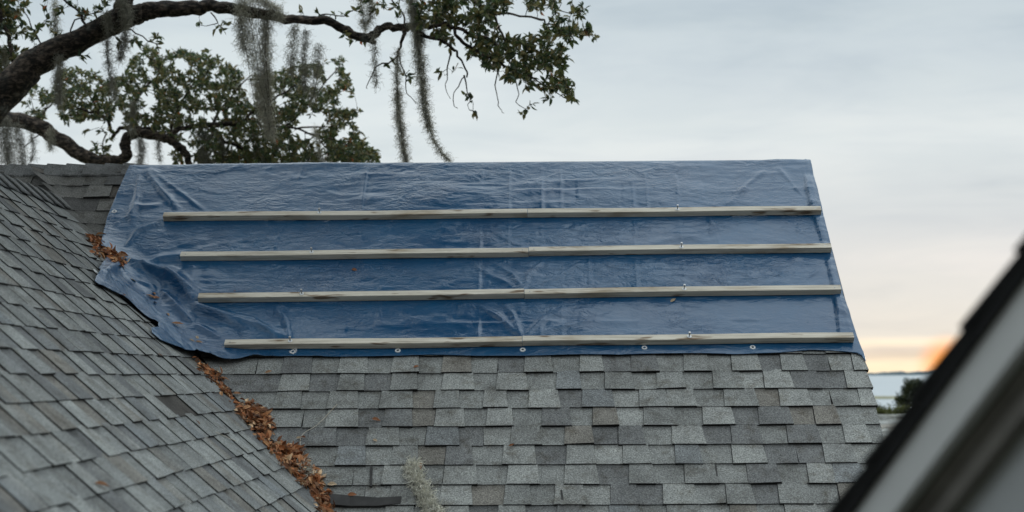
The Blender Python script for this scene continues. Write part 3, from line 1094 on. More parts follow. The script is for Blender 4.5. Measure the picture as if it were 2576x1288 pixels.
def ring(P, n, ro, ri, th, mat, parent, name, seg=20, tilt=None):
    a, b, n = basis(n)
    V = []; F4 = []
    for k in range(seg):
        t = 2 * math.pi * k / seg
        e = a * math.cos(t) + b * math.sin(t)
        V += [P + e * ro, P + e * (ro - .002) + n * th, P + e * (ri + .001) + n * th, P + e * ri]
    for k in range(seg):
        q = (k + 1) % seg
        for i in range(3):
            F4.append((4 * k + i, 4 * q + i, 4 * q + i + 1, 4 * k + i + 1))
    return mesh_obj(name, np.array(V), [np.array(F4)], mat, parent, origin=P)


WORLD_LOC[tarp.name] = Vector((0, 0, 0))
for px, py in [(288, 535), (238, 686), (737, 888), (1001, 885), (1315, 883), (1621, 878), (1893, 877)]:
    P, n, on = hit_top(px, py, .008)
    ring(P, n, .0165, .0070, .004, M_METAL, tarp, 'grommet')
    a, b, n = basis(n)
    th = np.arange(12) * 2 * math.pi / 12
    Vd = P + n * .001 + np.cos(th)[:, None] * a * .0062 + np.sin(th)[:, None] * b * .0062
    mesh_obj('eyelet_hole', np.concatenate([Vd, Vd - n * .002]), [np.array([list(range(12))]), np.array([(i, (i + 1) % 12, 12 + (i + 1) % 12, 12 + i) for i in range(12)])], M_BLACK, tarp, origin=P)

# white tie knotted through a grommet
P, n, on = hit_top(737, 888, .006)
a, b, n = basis(n)
tt = np.linspace(0, 1, 40)
loop = P + np.outer(np.cos(tt * 8.5) * (.022 - .006 * tt), a) + np.outer(np.sin(tt * 8.5) * (.026 - .012 * tt), b) + np.outer(.006 + .006 * np.sin(tt * 17), n)
tail = loop[-1] + np.outer(np.linspace(0, .05, 12), a) + np.outer(-np.linspace(0, .022, 12) + .004 * np.sin(np.linspace(0, 6, 12)), b)
V, F4, F3 = tube(np.concatenate([loop, tail[1:]]), np.full(51, .0016), 6)
o = mesh_obj('tie_string', V, [F4, np.array(F3)], M_STRING, origin=P, smooth_shade=True)
tag(o, 'white string knotted through a grommet at the tarp\'s lower edge', 'string')

# ------------------------------------------------------------------ battens
BW, BT = .044, .039


def board_obj(name, A, B, label, bolts, seed, twist=0.0):
    """Board whose lower front edge runs from A to B on the tarp; local X along the board, Y up the slope, Z out of it."""
    ax = (B - A); L = np.linalg.norm(ax); ax /= L
    az = nn - ax * nn.dot(ax); az /= np.linalg.norm(az)
    ay = np.cross(az, ax)
    # bevelled section, slight bow and saw-cut ends
    nseg = 18
    bev = .0022
    sec = [(bev, 0), (BW - bev, 0), (BW, bev), (BW, BT - bev), (BW - bev, BT), (bev, BT), (0, BT - bev), (0, bev)]
    V = []; ns = len(sec)
    for i in range(nseg + 1):
        u = i / nseg
        bow = .004 * math.sin(u * math.pi) * (1 if seed % 2 else -1) * .6 + .0015 * math.sin(u * 9 + seed)
        for (yy, zz) in sec:
            V.append((u * L, yy + bow, zz + .0012 * math.sin(u * 7 + seed * 2)))
    F4 = []
    for i in range(nseg):
        for j in range(ns):
            F4.append((i * ns + j, i * ns + (j + 1) % ns, (i + 1) * ns + (j + 1) % ns, (i + 1) * ns + j))
    ends = [list(range(ns))[::-1], [nseg * ns + j for j in range(ns)]]
    me = np_mesh(name, V, [np.array(F4)[:, ::-1], np.array(ends)[:, ::-1]], M_WOOD)
    o = bpy.data.objects.new(name, me); link(o)
    o.matrix_world = Matrix([[ax[0], ay[0], az[0], A[0]], [ax[1], ay[1], az[1], A[1]], [ax[2], ay[2], az[2], A[2]], [0, 0, 0, 1]])
    tag(o, label, 'board', 'weathered boards fixed across the tarp')
    for bx in bolts:
        mbb = MB()
        t = np.array([[bx, BW * .5, BT - .002], [bx, BW * .5, BT + .026]])
        Vv, f4, f3 = tube(t, [.0042, .0042], 8); mbb.add(Vv, f4, f3)
        t = np.array([[bx, BW * .5, BT + .026], [bx, BW * .5, BT + .033]])
        Vv, f4, f3 = tube(t, [.0068, .0068], 6); mbb.add(Vv, f4, f3)
        bm_ = np_mesh('bolt', np.concatenate(mbb.v), [np.concatenate(mbb.f4), np.concatenate(mbb.f3)], M_STEEL)
        bo = bpy.data.objects.new('bolt', bm_); link(bo, o)
        t = np.array([[bx, BW * .5, BT + .0002], [bx, BW * .5, BT + .0028]])
        Vv, f4, f3 = tube(t, [.0125, .0125], 16)
        wm_ = np_mesh('washer', Vv, [f4, np.array(f3)], M_METAL)
        wo = bpy.data.objects.new('washer', wm_); link(wo, bo)
    # nail heads near the board's ends
    for nx in (.03, L - .035):
        t = np.array([[nx, BW * .45, BT - .001], [nx, BW * .45, BT + .0008]])
        Vv, f4, f3 = tube(t, [.004, .004], 8)
        nm_ = np_mesh('nail_head', Vv, [f4, np.array(f3)], M_STEEL)
        no = bpy.data.objects.new('nail_head', nm_); link(no, o)
    return o


BOLTS = [(805, 1704), (785, 1714), (760, 1721), (731, 1734)]
for i, ((l, r, sx, nm), (b1, b2)) in enumerate(zip(BATTENS, BOLTS)):
    sy = l[1] + (r[1] - l[1]) * (sx - l[0]) / (r[0] - l[0])
    base = TOFF + .0015
    A = hit_main(*l, base); B = hit_main(*r, base); Sx = hit_main(sx, sy, base)
    g = (B - A) / np.linalg.norm(B - A)
    jog = dn * (-.005 if i == 1 else .0015 * (-1) ** i)
    f1 = (b1 - l[0]) / (sx - l[0]) * np.linalg.norm(Sx - A)
    f2 = (b2 - sx) / (r[0] - sx) * np.linalg.norm(B - Sx)
    board_obj('wooden_board', A, Sx - g * .0012, f'weathered board, left half of the {nm} batten row on the tarp', [f1], 2 * i)
    board_obj('wooden_board', Sx + g * .0012 + jog, B + jog, f'weathered board, right half of the {nm} batten row on the tarp', [f2], 2 * i + 1)

# ------------------------------------------------------------------ leaves
def leaf_template(curl=.25, fold=.18):
    """Unit leaf along +X, midrib folded, tip curled; 10 vertices."""
    xs = [0.0, .3, .62, 1.0]
    wd = [.0, .20, .19, 0.0]
    V = []
    for x_, w in zip(xs, wd):
        zc = -curl * x_ * x_
        if w == 0: V.append((x_, 0, zc))
        else: V += [(x_, -w, zc + fold * w), (x_, 0, zc), (x_, w, zc + fold * w)]
    # indices: 0 base,1-3,4-6,7 tip
    F3 = [(0, 1, 2), (0, 2, 3), (4, 7, 5), (5, 7, 6)]
    F4 = [(1, 4, 5, 2), (2, 5, 6, 3)]
    return np.array(V), np.array(F4), np.array(F3)


def scatter_leaves(P, dirs, norms, L, cols, curl=.25, fold=.5, wmul=None):
    """Bulk leaves as arrays: positions, axis directions, up vectors, lengths, colours."""
    Vt, F4, F3 = leaf_template(curl, fold)
    nrm = lambda a: a / (np.linalg.norm(a, axis=-1)[..., None] + 1e-9)
    D = nrm(dirs); Sd = nrm(np.cross(norms, D)); U = np.cross(D, Sd)
    n = len(P)
    w = np.ones(n) if wmul is None else wmul
    V = P[:, None, :] + L[:, None, None] * (Vt[None, :, :1] * D[:, None, :] + Vt[None, :, 1:2] * w[:, None, None] * Sd[:, None, :] + Vt[None, :, 2:] * U[:, None, :])
    nv = len(Vt)
    off = (np.arange(n) * nv)[:, None, None]
    return V.reshape(-1, 3), (F4[None] + off).reshape(-1, 4), (F3[None] + off).reshape(-1, 3), np.repeat(cols, nv, axis=0)


DEADC = np.array([(.26, .105, .045), (.32, .155, .075), (.15, .068, .036), (.38, .225, .125), (.20, .115, .068), (.085, .045, .028), (.48, .36, .24)])


def dead_cols(n, w=None):
    p = np.array([.17, .18, .18, .14, .14, .13, .06]) if w is None else np.array(w)
    c = DEADC[rng.choice(len(DEADC), n, p=p / p.sum())]
    return 1.5 * c * np.array([1.06, 1.0, .92]) * rng.uniform(.8, 1.2, (n, 1))


def litter(name, blobs, per, label, height, Lr=(.030, .064)):
    """Drift of dead leaves: blobs are (px, py, radius px)."""
    Ps, Ds, Ns, Ls = [], [], [], []
    for (px, py, r) in blobs:
        m = max(3, int(per * (r / 30) ** 2))
        for _ in range(m):
            a = rng.uniform(0, 2 * math.pi); q = math.sqrt(rng.random()) * .86
            x_, y_ = px + r * q * math.cos(a), py + r * .75 * q * math.sin(a)
            P, n, on = hit_top(x_, y_, .004)
            hgt = .62 * height * (1 - q * q) * rng.random() * min(1.2, r / 30)
            P = P + n * hgt
            d = rng.normal(size=3); d -= n * d.dot(n) * rng.uniform(.45, 1.0)
            Ps.append(P); Ds.append(d); Ns.append(n + rng.normal(size=3) * .5); Ls.append(rng.uniform(*Lr))
    n_ = len(Ps)
    V, F4, F3, C = scatter_leaves(np.array(Ps), np.array(Ds), np.array(Ns), np.array(Ls), dead_cols(n_), .35, .7)
    o = mesh_obj(name, V, [F4, F3], M_DEAD, origin=V.mean(0), colors=C)
    tag(o, label, 'leaf pile', 'drifts of brown oak leaves', 'stuff')
    return o


litter('leaf_litter', [(505, 918, 9), (512, 928, 12), (522, 938, 16), (536, 947, 18), (548, 948, 12), (528, 930, 8), (495, 903, 5)], 50, 'thin streak of brown leaves at the head of the open valley below the tarp', .02)
litter('leaf_litter', [(553, 968, 11), (562, 980, 14), (572, 990, 15), (580, 1002, 9), (588, 1010, 8)], 50, 'narrow run of orange leaves in the valley above the big leaf heap', .02)
litter('leaf_litter', [(612, 1030, 22), (628, 1042, 34), (650, 1055, 34), (668, 1062, 22), (655, 1082, 28), (640, 1065, 26), (668, 1085, 20), (664, 1104, 14), (672, 1112, 10)], 55, 'big dark brown heap of oak leaves filling the middle of the valley', .075)
litter('leaf_litter', [(682, 1122, 14), (700, 1135, 26), (722, 1142, 30), (742, 1152, 28), (722, 1165, 28), (750, 1178, 34), (768, 1195, 30), (785, 1210, 26), (765, 1212, 20), (790, 1225, 20)], 52, 'long tan leaf heap topped with grey moss in the lower valley', .065)
litter('leaf_litter', [(792, 1240, 12), (805, 1248, 20), (818, 1258, 20), (815, 1272, 20), (822, 1290, 18), (800, 1252, 14)], 52, 'brown leaves at the foot of the valley beside the bare asphalt strip', .05)
litter('leaf_litter', [(238, 600, 14), (246, 608, 14), (240, 620, 14), (244, 636, 12), (234, 610, 12)], 60, 'small clump of brown leaves caught beside the tarp\'s upper left edge', .03, (.045, .075))
litter('leaf_litter', [(272, 634, 12), (284, 644, 17), (296, 656, 18), (308, 664, 14), (298, 668, 12), (280, 640, 12)], 62, 'pile of brown leaves lying in a hollow of the tarp\'s left corner', .045, (.045, .075))

LV, LF4, LF3 = leaf_template(.22, .55)
SINGLES = [  # px, py, length px, direction deg (picture), colour index, label
    (335, 709, 18, 30, 6, 'small tan leaf on the tarp below the leaf pile'),
    (378, 750, 24, 35, 1, 'long orange-brown leaf on the tarp, lowest left of a group of three'),
    (386, 742, 15, 60, 1, 'small upright brown leaf topmost of the group of three on the tarp'),
    (391, 752, 20, 0, 0, 'brown leaf pointing sideways, right of the group of three on the tarp'),
    (388, 765, 16, 75, 2, 'dark brown curled leaf just below the group of three on the tarp'),
    (421, 794, 13, 60, 3, 'tiny tan round leaf alone on the tarp\'s lower left'),
    (444, 820, 26, 25, 1, 'long thin brown leaf near the notch in the tarp\'s edge'),
    (481, 860, 15, 30, 6, 'pale leaf, left one of three near the lowest batten\'s left end'),
    (496, 852, 13, 60, 6, 'pale leaf, upper one of three near the lowest batten\'s left end'),
    (500, 864, 16, 20, 3, 'tan leaf, lower right one of three near the lowest batten\'s left end'),
    (892, 682, 18, 25, 0, 'single orange leaf lying below the second batten in the tarp\'s middle'),
    (591, 736, 12, 10, 0, 'orange leaf tip showing behind the third batten near its left end'),
    (1693, 759, 16, -30, 6, 'thin pale curled leaf on the tarp below the third batten, right side'),
    (1047, 925, 14, -20, 0, 'small orange leaf on the shingles just below the tarp'),
    (676, 940, 18, 0, 3, 'yellowish leaf on the second course of shingles by the valley'),
    (596, 993, 19, 0, 1, 'brown leaf lying on shingles right of the narrow leaf run'),
    (946, 1057, 20, 10, 0, 'reddish brown leaf on the shingles, upper of two in the roof\'s middle'),
    (944, 1111, 14, 40, 6, 'cream leaf on the shingles, lower of two in the roof\'s middle'),
    (752, 1105, 14, 0, 6, 'pale leaf on a thin stem on shingles right of the big heap'),
    (764, 1103, 14, 30, 2, 'dark reddish leaf beside a thin stem right of the big heap'),
    (687, 1095, 12, 40, 3, 'small tan leaf just right of the big leaf heap'),
    (1287, 1124, 14, 0, 0, 'small orange leaf at a shingle\'s butt edge in the roof\'s middle'),
    (1057, 1174, 20, 80, 1, 'orange leaf caught on top of the grey moss on the shingles'),
    (886, 1247, 22, 0, 0, 'orange leaf lying across the bare asphalt strip'),
    (816, 1200, 18, -60, 6, 'pale leaf on shingles beside the moss-topped heap'),
    (836, 1222, 24, 12, 6, 'long cream leaf above the bare asphalt strip'),
    (400, 897, 14, 45, 2, 'small reddish leaf on the wing shingles below the tarp'),
    (494, 1066, 20, 60, 2, 'brown twiggy leaf stuck at the bare patch on the wing'),
    (305, 747, 18, 40, 2, 'thin red-brown leaf stem beside the tarp\'s raised edge'),
    (252, 1226, 56, 30, 1, 'peeling orange-brown strip of bark lying on the near wing shingles'),
]
for (px, py, lp, ang, ci, label) in SINGLES:
    P, n, on = hit_top(px, py, .006)
    s_px = F / P[1]
    a = math.radians(ang)
    q, _, _ = hit_top(px + 10 * math.cos(a), py + 10 * math.sin(a) * .75, .006)
    d = q - P; d -= n * d.dot(n); d /= np.linalg.norm(d)
    L = lp / s_px * 1.15
    d = d * 1.0 + n * .12; d /= np.linalg.norm(d)
    P0 = P - d * L * .5 + n * .004
    Vw, F4w, F3w, Cw = scatter_leaves(P0[None], d[None], n[None], np.array([L]), (DEADC[ci] * rng.uniform(.9, 1.2))[None], rng.uniform(-.25, .3), .5, np.array([.55 if lp > 40 else 1.15]))
    o = mesh_obj('fallen_leaf', Vw, [F4w, F3w], M_DEAD, origin=P, colors=Cw)
    tag(o, label, 'leaf', 'dead leaves lying singly on tarp and shingles')

# thin stems lying on the roof
for pts, label in [([(848, 1020), (800, 1070), (768, 1090), (756, 1108), (757, 1135)], 'long thin curved dry stem on shingles right of the big heap'),
                   ([(1150, 985), (1150, 996), (1154, 1010)], 'short dark twig on the shingles below the tarp\'s middle'),
                   ([(822, 664), (836, 669)], 'tiny dark twig on the tarp above the second batten'),
                   ([(540, 1090), (575, 1106), (590, 1112)], 'fine dry stem on the wing beside the bare patch')]:
    P3 = np.array([hit_top(px, py, .008)[0] for px, py in pts])
    if len(P3) > 2: P3 = catmull(P3, 6)
    V, F4, F3 = tube(P3, np.full(len(P3), .0016), 5)
    o = mesh_obj('dry_stem', V, [F4, np.array(F3)], M_BROWN if 'dark' in label else M_WOOD, origin=P3[0])
    tag(o, label, 'twig')

# ------------------------------------------------------------------ Spanish moss
def moss_curls(axis, width, n, clen=(.05, .125), drop=.58, rad=.0019, shade=1.0, lie=None):
    """Short curled strands along an axis polyline (metres); width is a function of the 0..1 run."""
    ax = np.asarray(axis, float)
    seg = np.linalg.norm(np.diff(ax, axis=0), axis=1); cum = np.concatenate([[0], np.cumsum(seg)]); cum /= cum[-1]
    t = rng.random(n)
    base = np.stack([np.interp(t, cum, ax[:, k]) for k in range(3)], 1)
    w = width(t) * (.52 + .22 * np.sin(t * 23) ** 2)
    base += rng.normal(size=(n, 3)) * w[:, None] * np.array([.36, .36, .1])
    K = 7
    L = rng.uniform(*clen, n)
    d = rng.normal(size=(n, 3)) * (1 - drop) * 1.6; d[:, 2] -= drop
    d /= np.linalg.norm(d, axis=1)[:, None]
    pts = [base]
    for k in range(K - 1):
        d = d + rng.normal(size=(n, 3)) * .55; d[:, 2] -= .12 * drop
        d /= np.linalg.norm(d, axis=1)[:, None]
        pts.append(pts[-1] + d * (L / K)[:, None])
    P = np.stack(pts, 1)                     # n,K,3
    side = rng.normal(size=(n, 1, 3)); side[..., 1] *= .3; side /= np.linalg.norm(side, axis=-1)[..., None]
    r = rad * np.linspace(1.0, .5, K)[None, :, None]
    third = np.cross(side, np.array([0, 0, 1.0])); third /= np.linalg.norm(third, axis=-1)[..., None] + 1e-9
    V = np.stack([P + side * r, P - side * r * .5 + third * r * .87, P - side * r * .5 - third * r * .87], 2).reshape(-1, 3)
    i = (np.arange(n) * K * 3)[:, None, None]; k = (np.arange(K - 1) * 3)[None, :, None]; j = np.arange(3)[None, None, :]
    a = i + k + j; b = i + k + (j + 1) % 3
    F = np.stack([a, b, b + 3, a + 3], -1).reshape(-1, 4)
    c = np.array((.62, .60, .52)) * shade * rng.uniform(.65, 1.25, (n, 1))
    return V, F, np.repeat(c, K * 3, axis=0)


def moss(pieces, label, shade=1.0, group='Spanish moss hanging from the oak'):
    """pieces: (picture polyline, depth, widths px at top/middle/bottom, count)."""
    mb = MB(); first = None
    for pl, y, (w0, w1, w2), n in pieces:
        A = np.array([at_y(px, py, y) for px, py in pl])
        if len(A) > 2: A = catmull(A, 5)
        if first is None: first = A[0]
        s = y / F
        f = lambda t: np.interp(t, [0, .5, 1], [w0 * s, w1 * s, w2 * s])
        V, F_, C = moss_curls(A, f, int(n * 1.15), shade=shade)
        mb.add(V, F_, col=C)
        # a few long strands carry the tuft
        for q in range(max(1, n // 420)):
            B = A + .012 * np.stack([vnoise(np.arange(len(A)) * .8, np.full(len(A), 3.3 * q), 90 + k) for k in range(3)], 1) + rng.normal(size=(1, 3)) * np.array([.18, .18, 0]) * f(np.array([.5]))[0]
            V, F4, F3 = tube(B, np.full(len(B), .0018), 4, cap=False)
            mb.add(V, F4, col=np.array((.07, .06, .05)) * 1.0)
    o = mb.obj('spanish_moss', M_MOSS, origin=first)
    tag(o, label, 'moss', group)
    return o


YA, YC = 12.6, 15.6           # depths of the near and the far limb
moss([([(625, 0), (622, 60), (640, 150), (655, 250), (675, 330)], YA - .1, (60, 46, 22), 1700), ([(668, 40), (668, 150), (672, 250), (682, 345)], YA - .05, (34, 40, 22), 2300),
      ([(610, -10), (606, 60), (612, 130)], YA - .15, (40, 34, 14), 700), ([(640, -10), (690, 20), (700, 50)], YA - .1, (60, 50, 20), 700)], 'thickest grey moss curtain hanging in front of the near limb')
moss([([(770, 75), (766, 140), (768, 235)], YA + .05, (12, 26, 8), 500), ([(742, 60), (738, 110), (730, 190)], YA + .25, (22, 40, 12), 500), ([(800, 110), (795, 180), (785, 250)], YA + .3, (22, 34, 10), 420)], 'wispy brown moss tufts right of the thickest moss curtain', .75)
moss([([(1034, -10), (1040, 30), (1050, 90), (1054, 140), (1062, 200), (1068, 260), (1078, 318)], YA - .12, (24, 26, 22), 2300), ([(1078, 318), (1092, 350), (1112, 384), (1132, 404)], YA - .12, (9, 8, 3), 330), ([(1045, 20), (1052, 70), (1058, 110)], YA - .1, (30, 34, 16), 600)], 'long moss tail that curls to the right at its thin tip')
moss([([(1002, 120), (998, 180), (1000, 232)], YA - .08, (10, 12, 3), 330), ([(1000, 228), (1003, 290), (1012, 350), (1023, 412)], YA - .08, (4, 21, 4), 1150)], 'spindle-shaped moss tail hanging left of the curling tail')
moss([([(940, 80), (942, 140), (946, 215)], YA - .05, (14, 12, 16), 300)], 'faint short moss wisp under the bend of the near limb', .8)
moss([([(908, -10), (912, 40), (920, 75)], YA + .1, (16, 14, 8), 260), ([(930, -10), (934, 25), (926, 60)], YA + .1, (26, 22, 10), 320)], 'moss wisps above the bend of the near limb')
moss([([(272, 78), (270, 130), (278, 180), (288, 250)], YA - .1, (10, 12, 20), 520), ([(316, 62), (312, 110), (300, 150)], YA - .1, (18, 20, 8), 480)], 'pair of thin moss strands below the forking limb, left of centre', .75)
moss([([(300, -10), (318, 30), (320, 66)], YA - .25, (22, 26, 18), 700), ([(268, 30), (272, 50), (276, 70)], YA - .22, (16, 20, 10), 300)], 'shaggy moss wrapping the upright stub on the near limb', .8)
moss([([(138, 0), (140, 50), (143, 110)], YA + .2, (16, 18, 10), 380)], 'thin moss strand in the upper left behind the limb')
moss([([(152, 140), (146, 200), (150, 262)], YA - .1, (10, 22, 22), 760)], 'moss tuft hanging under the near limb over the far leaves', .85)
moss([([(8, 292), (14, 340), (22, 412)], YC - .9, (40, 50, 46), 1500), ([(40, 310), (52, 360), (58, 415)], YC - .7, (22, 30, 22), 600), ([(78, 330), (84, 370), (80, 405)], YC - .6, (8, 12, 8), 200)], 'heavy dark moss mass at the left edge above the roof ridge', .6)
moss([([(10, 120), (14, 180), (12, 215)], YA + .35, (18, 24, 10), 420)], 'moss wisp at the left edge above the near limb')
moss([([(352, 345), (356, 380), (348, 425)], YC - .1, (14, 26, 18), 560), ([(398, 350), (400, 385), (403, 405)], YC - .1, (6, 10, 4), 180)], 'moss tuft under the far limb by its knee', .75)
moss([([(505, 325), (512, 370), (520, 425)], YC, (40, 50, 40), 1100), ([(545, 330), (556, 370), (560, 420)], YC + .1, (26, 36, 24), 600)], 'broad moss clump under the far limb\'s middle', .62)
moss([([(640, 320), (646, 360), (652, 420)], YC, (26, 30, 16), 520), ([(695, 325), (690, 350), (700, 372)], YC, (14, 20, 10), 240)], 'moss clump under the far limb\'s rising end', .7)
moss([([(792, 322), (800, 365), (812, 410)], YC, (8, 12, 12), 330)], 'pale thin moss strand before the far crown\'s right side', 1.15)
moss([([(336, 255), (334, 290), (332, 335)], YC - .2, (10, 24, 20), 500)], 'moss tuft resting on the knee of the far limb', .8)
moss([([(128, 322), (126, 345), (128, 375)], YC - .3, (14, 14, 5), 260)], 'small moss beard on the sloping part of the far limb', .9)


M_MOSS_DRY = mat_leaf('fallen_moss', .9, .08, .1)


def lying_moss(pl, w, n, label, shade=1.0):
    A = np.array([hit_top(px, py, .012)[0] for px, py in pl]); A = catmull(A, 6)
    f = lambda t: np.interp(t, [0, .2, .7, 1], [w * .6, w, w * .9, w * 1.0])
    V, F_, C = moss_curls(A, f, n, (.04, .09), .12, .0021, shade)
    # lie on the roof: never below it
    zmin = S(V[:, 0], V[:, 1], KF, False) + .016
    V[:, 2] = np.maximum(V[:, 2], zmin)
    o = mesh_obj('spanish_moss', V, [F_], M_MOSS_DRY, origin=A[0], colors=C)
    tag(o, label, 'moss', 'Spanish moss fallen on the roof')


lying_moss([(1042, 1172), (1040, 1195), (1058, 1225), (1066, 1250), (1080, 1275), (1104, 1300)], .052, 2300, 'pale grey-green moss strip lying down the front shingles', 1.25)
lying_moss([(752, 1172), (764, 1188), (772, 1205)], .055, 520, 'grey moss tuft lying on the lower leaf heap', .9)

# ------------------------------------------------------------------ the oak
TREE_BASE = at_y(-330, 640, 14.0); TREE_BASE[2] = -7.0
oak = empty('oak_tree', TREE_BASE, 'large live oak with two limbs arching over the roof ridge, hung with moss', 'tree')
NODES = {'near': [], 'far': []}


def limb(name, pts, depth, key, rough=.12, sides=12, per=6, wob=.0, seed=0, depth_end=None):
    P = []; R = []
    n = len(pts)
    for i, (px, py, w) in enumerate(pts):
        y = depth if depth_end is None else depth + (depth_end - depth) * i / (n - 1)
        P.append(at_y(px, py, y)); R.append(w / 2 * y / F)
    P = catmull(P, per); R = catmull(np.array(R)[:, None], per)[:, 0]
    if wob: P = P + np.stack([vnoise(np.arange(len(P)) * .5, np.full(len(P), s + seed * 7.0), 60 + s) for s in range(3)], 1) * wob
    V, F4, F3 = tube(P, R, sides, rough, seed)
    o = mesh_obj(name, V, [F4, np.array(F3)], M_BARK, oak, origin=P[0], smooth_shade=True)
    NODES[key] += [p for p in P]
    return o


# trunk, off the picture to the left
tp = [TREE_BASE, TREE_BASE + [.1, 0, 3], at_y(-300, 560, 13.6), at_y(-200, 420, 13.2)]
V, F4, F3 = tube(catmull(tp, 6), np.interp(np.linspace(0, 1, 19), [0, .3, 1], [.62, .42, .24]), 14, .1)
mesh_obj('trunk', V, [F4, np.array(F3)], M_BARK, oak, origin=TREE_BASE, smooth_shade=True)
limb('limb', [(-200, 420, 150), (-90, 330, 104), (0, 243, 84), (64, 179, 76), (144, 128, 66), (224, 86, 58), (303, 50, 58), (345, 36, 48), (383, 27, 43), (467, 22, 40), (533, 17, 32), (600, 27, 29), (667, 36, 27), (733, 50, 23), (800, 50, 22), (853, 66, 23), (894, 88, 22), (925, 97, 24), (944, 84, 21), (969, 68, 18), (1014, 72, 18), (1040, 65, 18), (1074, 66, 15)], YA, 'near', .13, 16, 8, .012, 1)
limb('branch', [(925, 97, 20), (938, 104, 15), (946, 108, 8)], YA, 'near', .15, 10, 4, 0, 2)
limb('branch', [(290, 62, 52), (306, 30, 46), (318, 0, 44), (330, -60, 38), (350, -220, 30)], YA - .1, 'near', .14, 14, 6, .01, 3)
B = [
    ([(1074, 66, 13), (1114, 60, 11), (1144, 72, 10), (1169, 82, 9), (1219, 95, 8), (1269, 125, 6), (1319, 142, 4), (1360, 158, 2.5)], 0),
    ([(1144, 72, 9), (1164, 107, 9), (1206, 137, 8), (1244, 147, 8), (1279, 170, 6), (1331, 190, 4.5), (1381, 220, 3), (1426, 246, 2.2), (1451, 255, 1.5)], -.1),
    ([(1045, 72, 12), (1069, 90, 10), (1101, 97, 9), (1134, 120, 8), (1154, 140, 6), (1171, 175, 5), (1171, 194, 4)], -.15),
    ([(1160, -60, 14), (1189, 0, 11), (1214, 20, 10), (1239, 42, 8), (1256, 70, 7), (1274, 105, 5), (1279, 155, 3)], .1),
    ([(1239, 35, 7), (1294, 35, 6), (1356, 50, 5.5), (1381, 60, 4.5), (1426, 85, 3.5), (1459, 87, 2.4), (1499, 95, 1.5)], .05),
    ([(1014, 75, 13), (1013, 97, 8), (1001, 132, 6), (1000, 145, 5)], -.05),
    ([(1001, 142, 4.5), (969, 160, 4), (939, 177, 3.2), (928, 200, 2.4), (921, 225, 1.6)], -.05),
    ([(1004, 145, 4), (1019, 187, 3), (1025, 232, 2.4), (1045, 261, 1.5)], -.05),
    ([(1136, 125, 4.5), (1126, 180, 3), (1121, 215, 2.2), (1133, 247, 1.5)], -.1),
    ([(1171, 190, 3.2), (1146, 225, 2.6), (1144, 262, 1.9), (1148, 275, 1.3)], -.15),
    ([(1171, 190, 4), (1179, 237, 2.8), (1179, 262, 2), (1194, 287, 1.5)], -.15),
    ([(1251, 150, 3.5), (1249, 225, 2.6), (1254, 270, 2), (1269, 286, 1.4)], -.1),
    ([(1290, 180, 3.5), (1303, 235, 2.5), (1301, 255, 2.1), (1323, 276, 1.4)], -.1),
    ([(1381, 60, 3.5), (1400, 30, 2.8), (1440, 35, 2.2), (1470, 22, 1.6)], .05),
    ([(1084, 62, 6), (1110, 30, 5), (1130, 0, 4.5), (1140, -40, 4)], .15),
    ([(1020, 66, 5), (1010, 30, 4.5), (985, 0, 4), (960, -40, 3.5)], .1),
    ([(800, 42, 4), (820, 36, 3.5), (850, 40, 2.8), (890, 30, 2)], -.05),
    ([(225, 80, 9), (205, 40, 7), (175, 10, 6), (150, -20, 5)], .0),
    ([(182, 98, 5), (180, 70, 4.2), (205, 45, 3.4), (260, 30, 2.2)], -.05),
    ([(95, 150, 5), (100, 110, 4), (80, 70, 3.4), (60, 20, 2.6)], .1),
    ([(40, 200, 14), (30, 120, 12), (10, 60, 10), (-20, -20, 9)], .3),
    ([(320, 72, 4), (350, 85, 3.4), (390, 110, 2.6), (400, 130, 2)], -.05),
    ([(533, 30, 4), (545, 60, 3), (520, 68, 2), (500, 66, 1.4)], -.1),
]
for i, (pts, dy) in enumerate(B):
    limb('branch', pts, YA + dy, 'near', .16, 7, 5, .014, 10 + i)
limb('limb', [(-120, 330, 60), (-40, 300, 46), (19, 300, 41), (64, 307, 39), (105, 323, 38), (144, 351, 38), (192, 382, 37), (230, 404, 34), (270, 405, 29), (300, 402, 27), (319, 390, 26), (316, 361, 26), (322, 341, 25), (352, 334, 25), (399, 341, 24), (427, 352, 22), (452, 368, 20), (470, 390, 19), (478, 420, 17)], YC, 'far', .15, 14, 7, .012, 40)
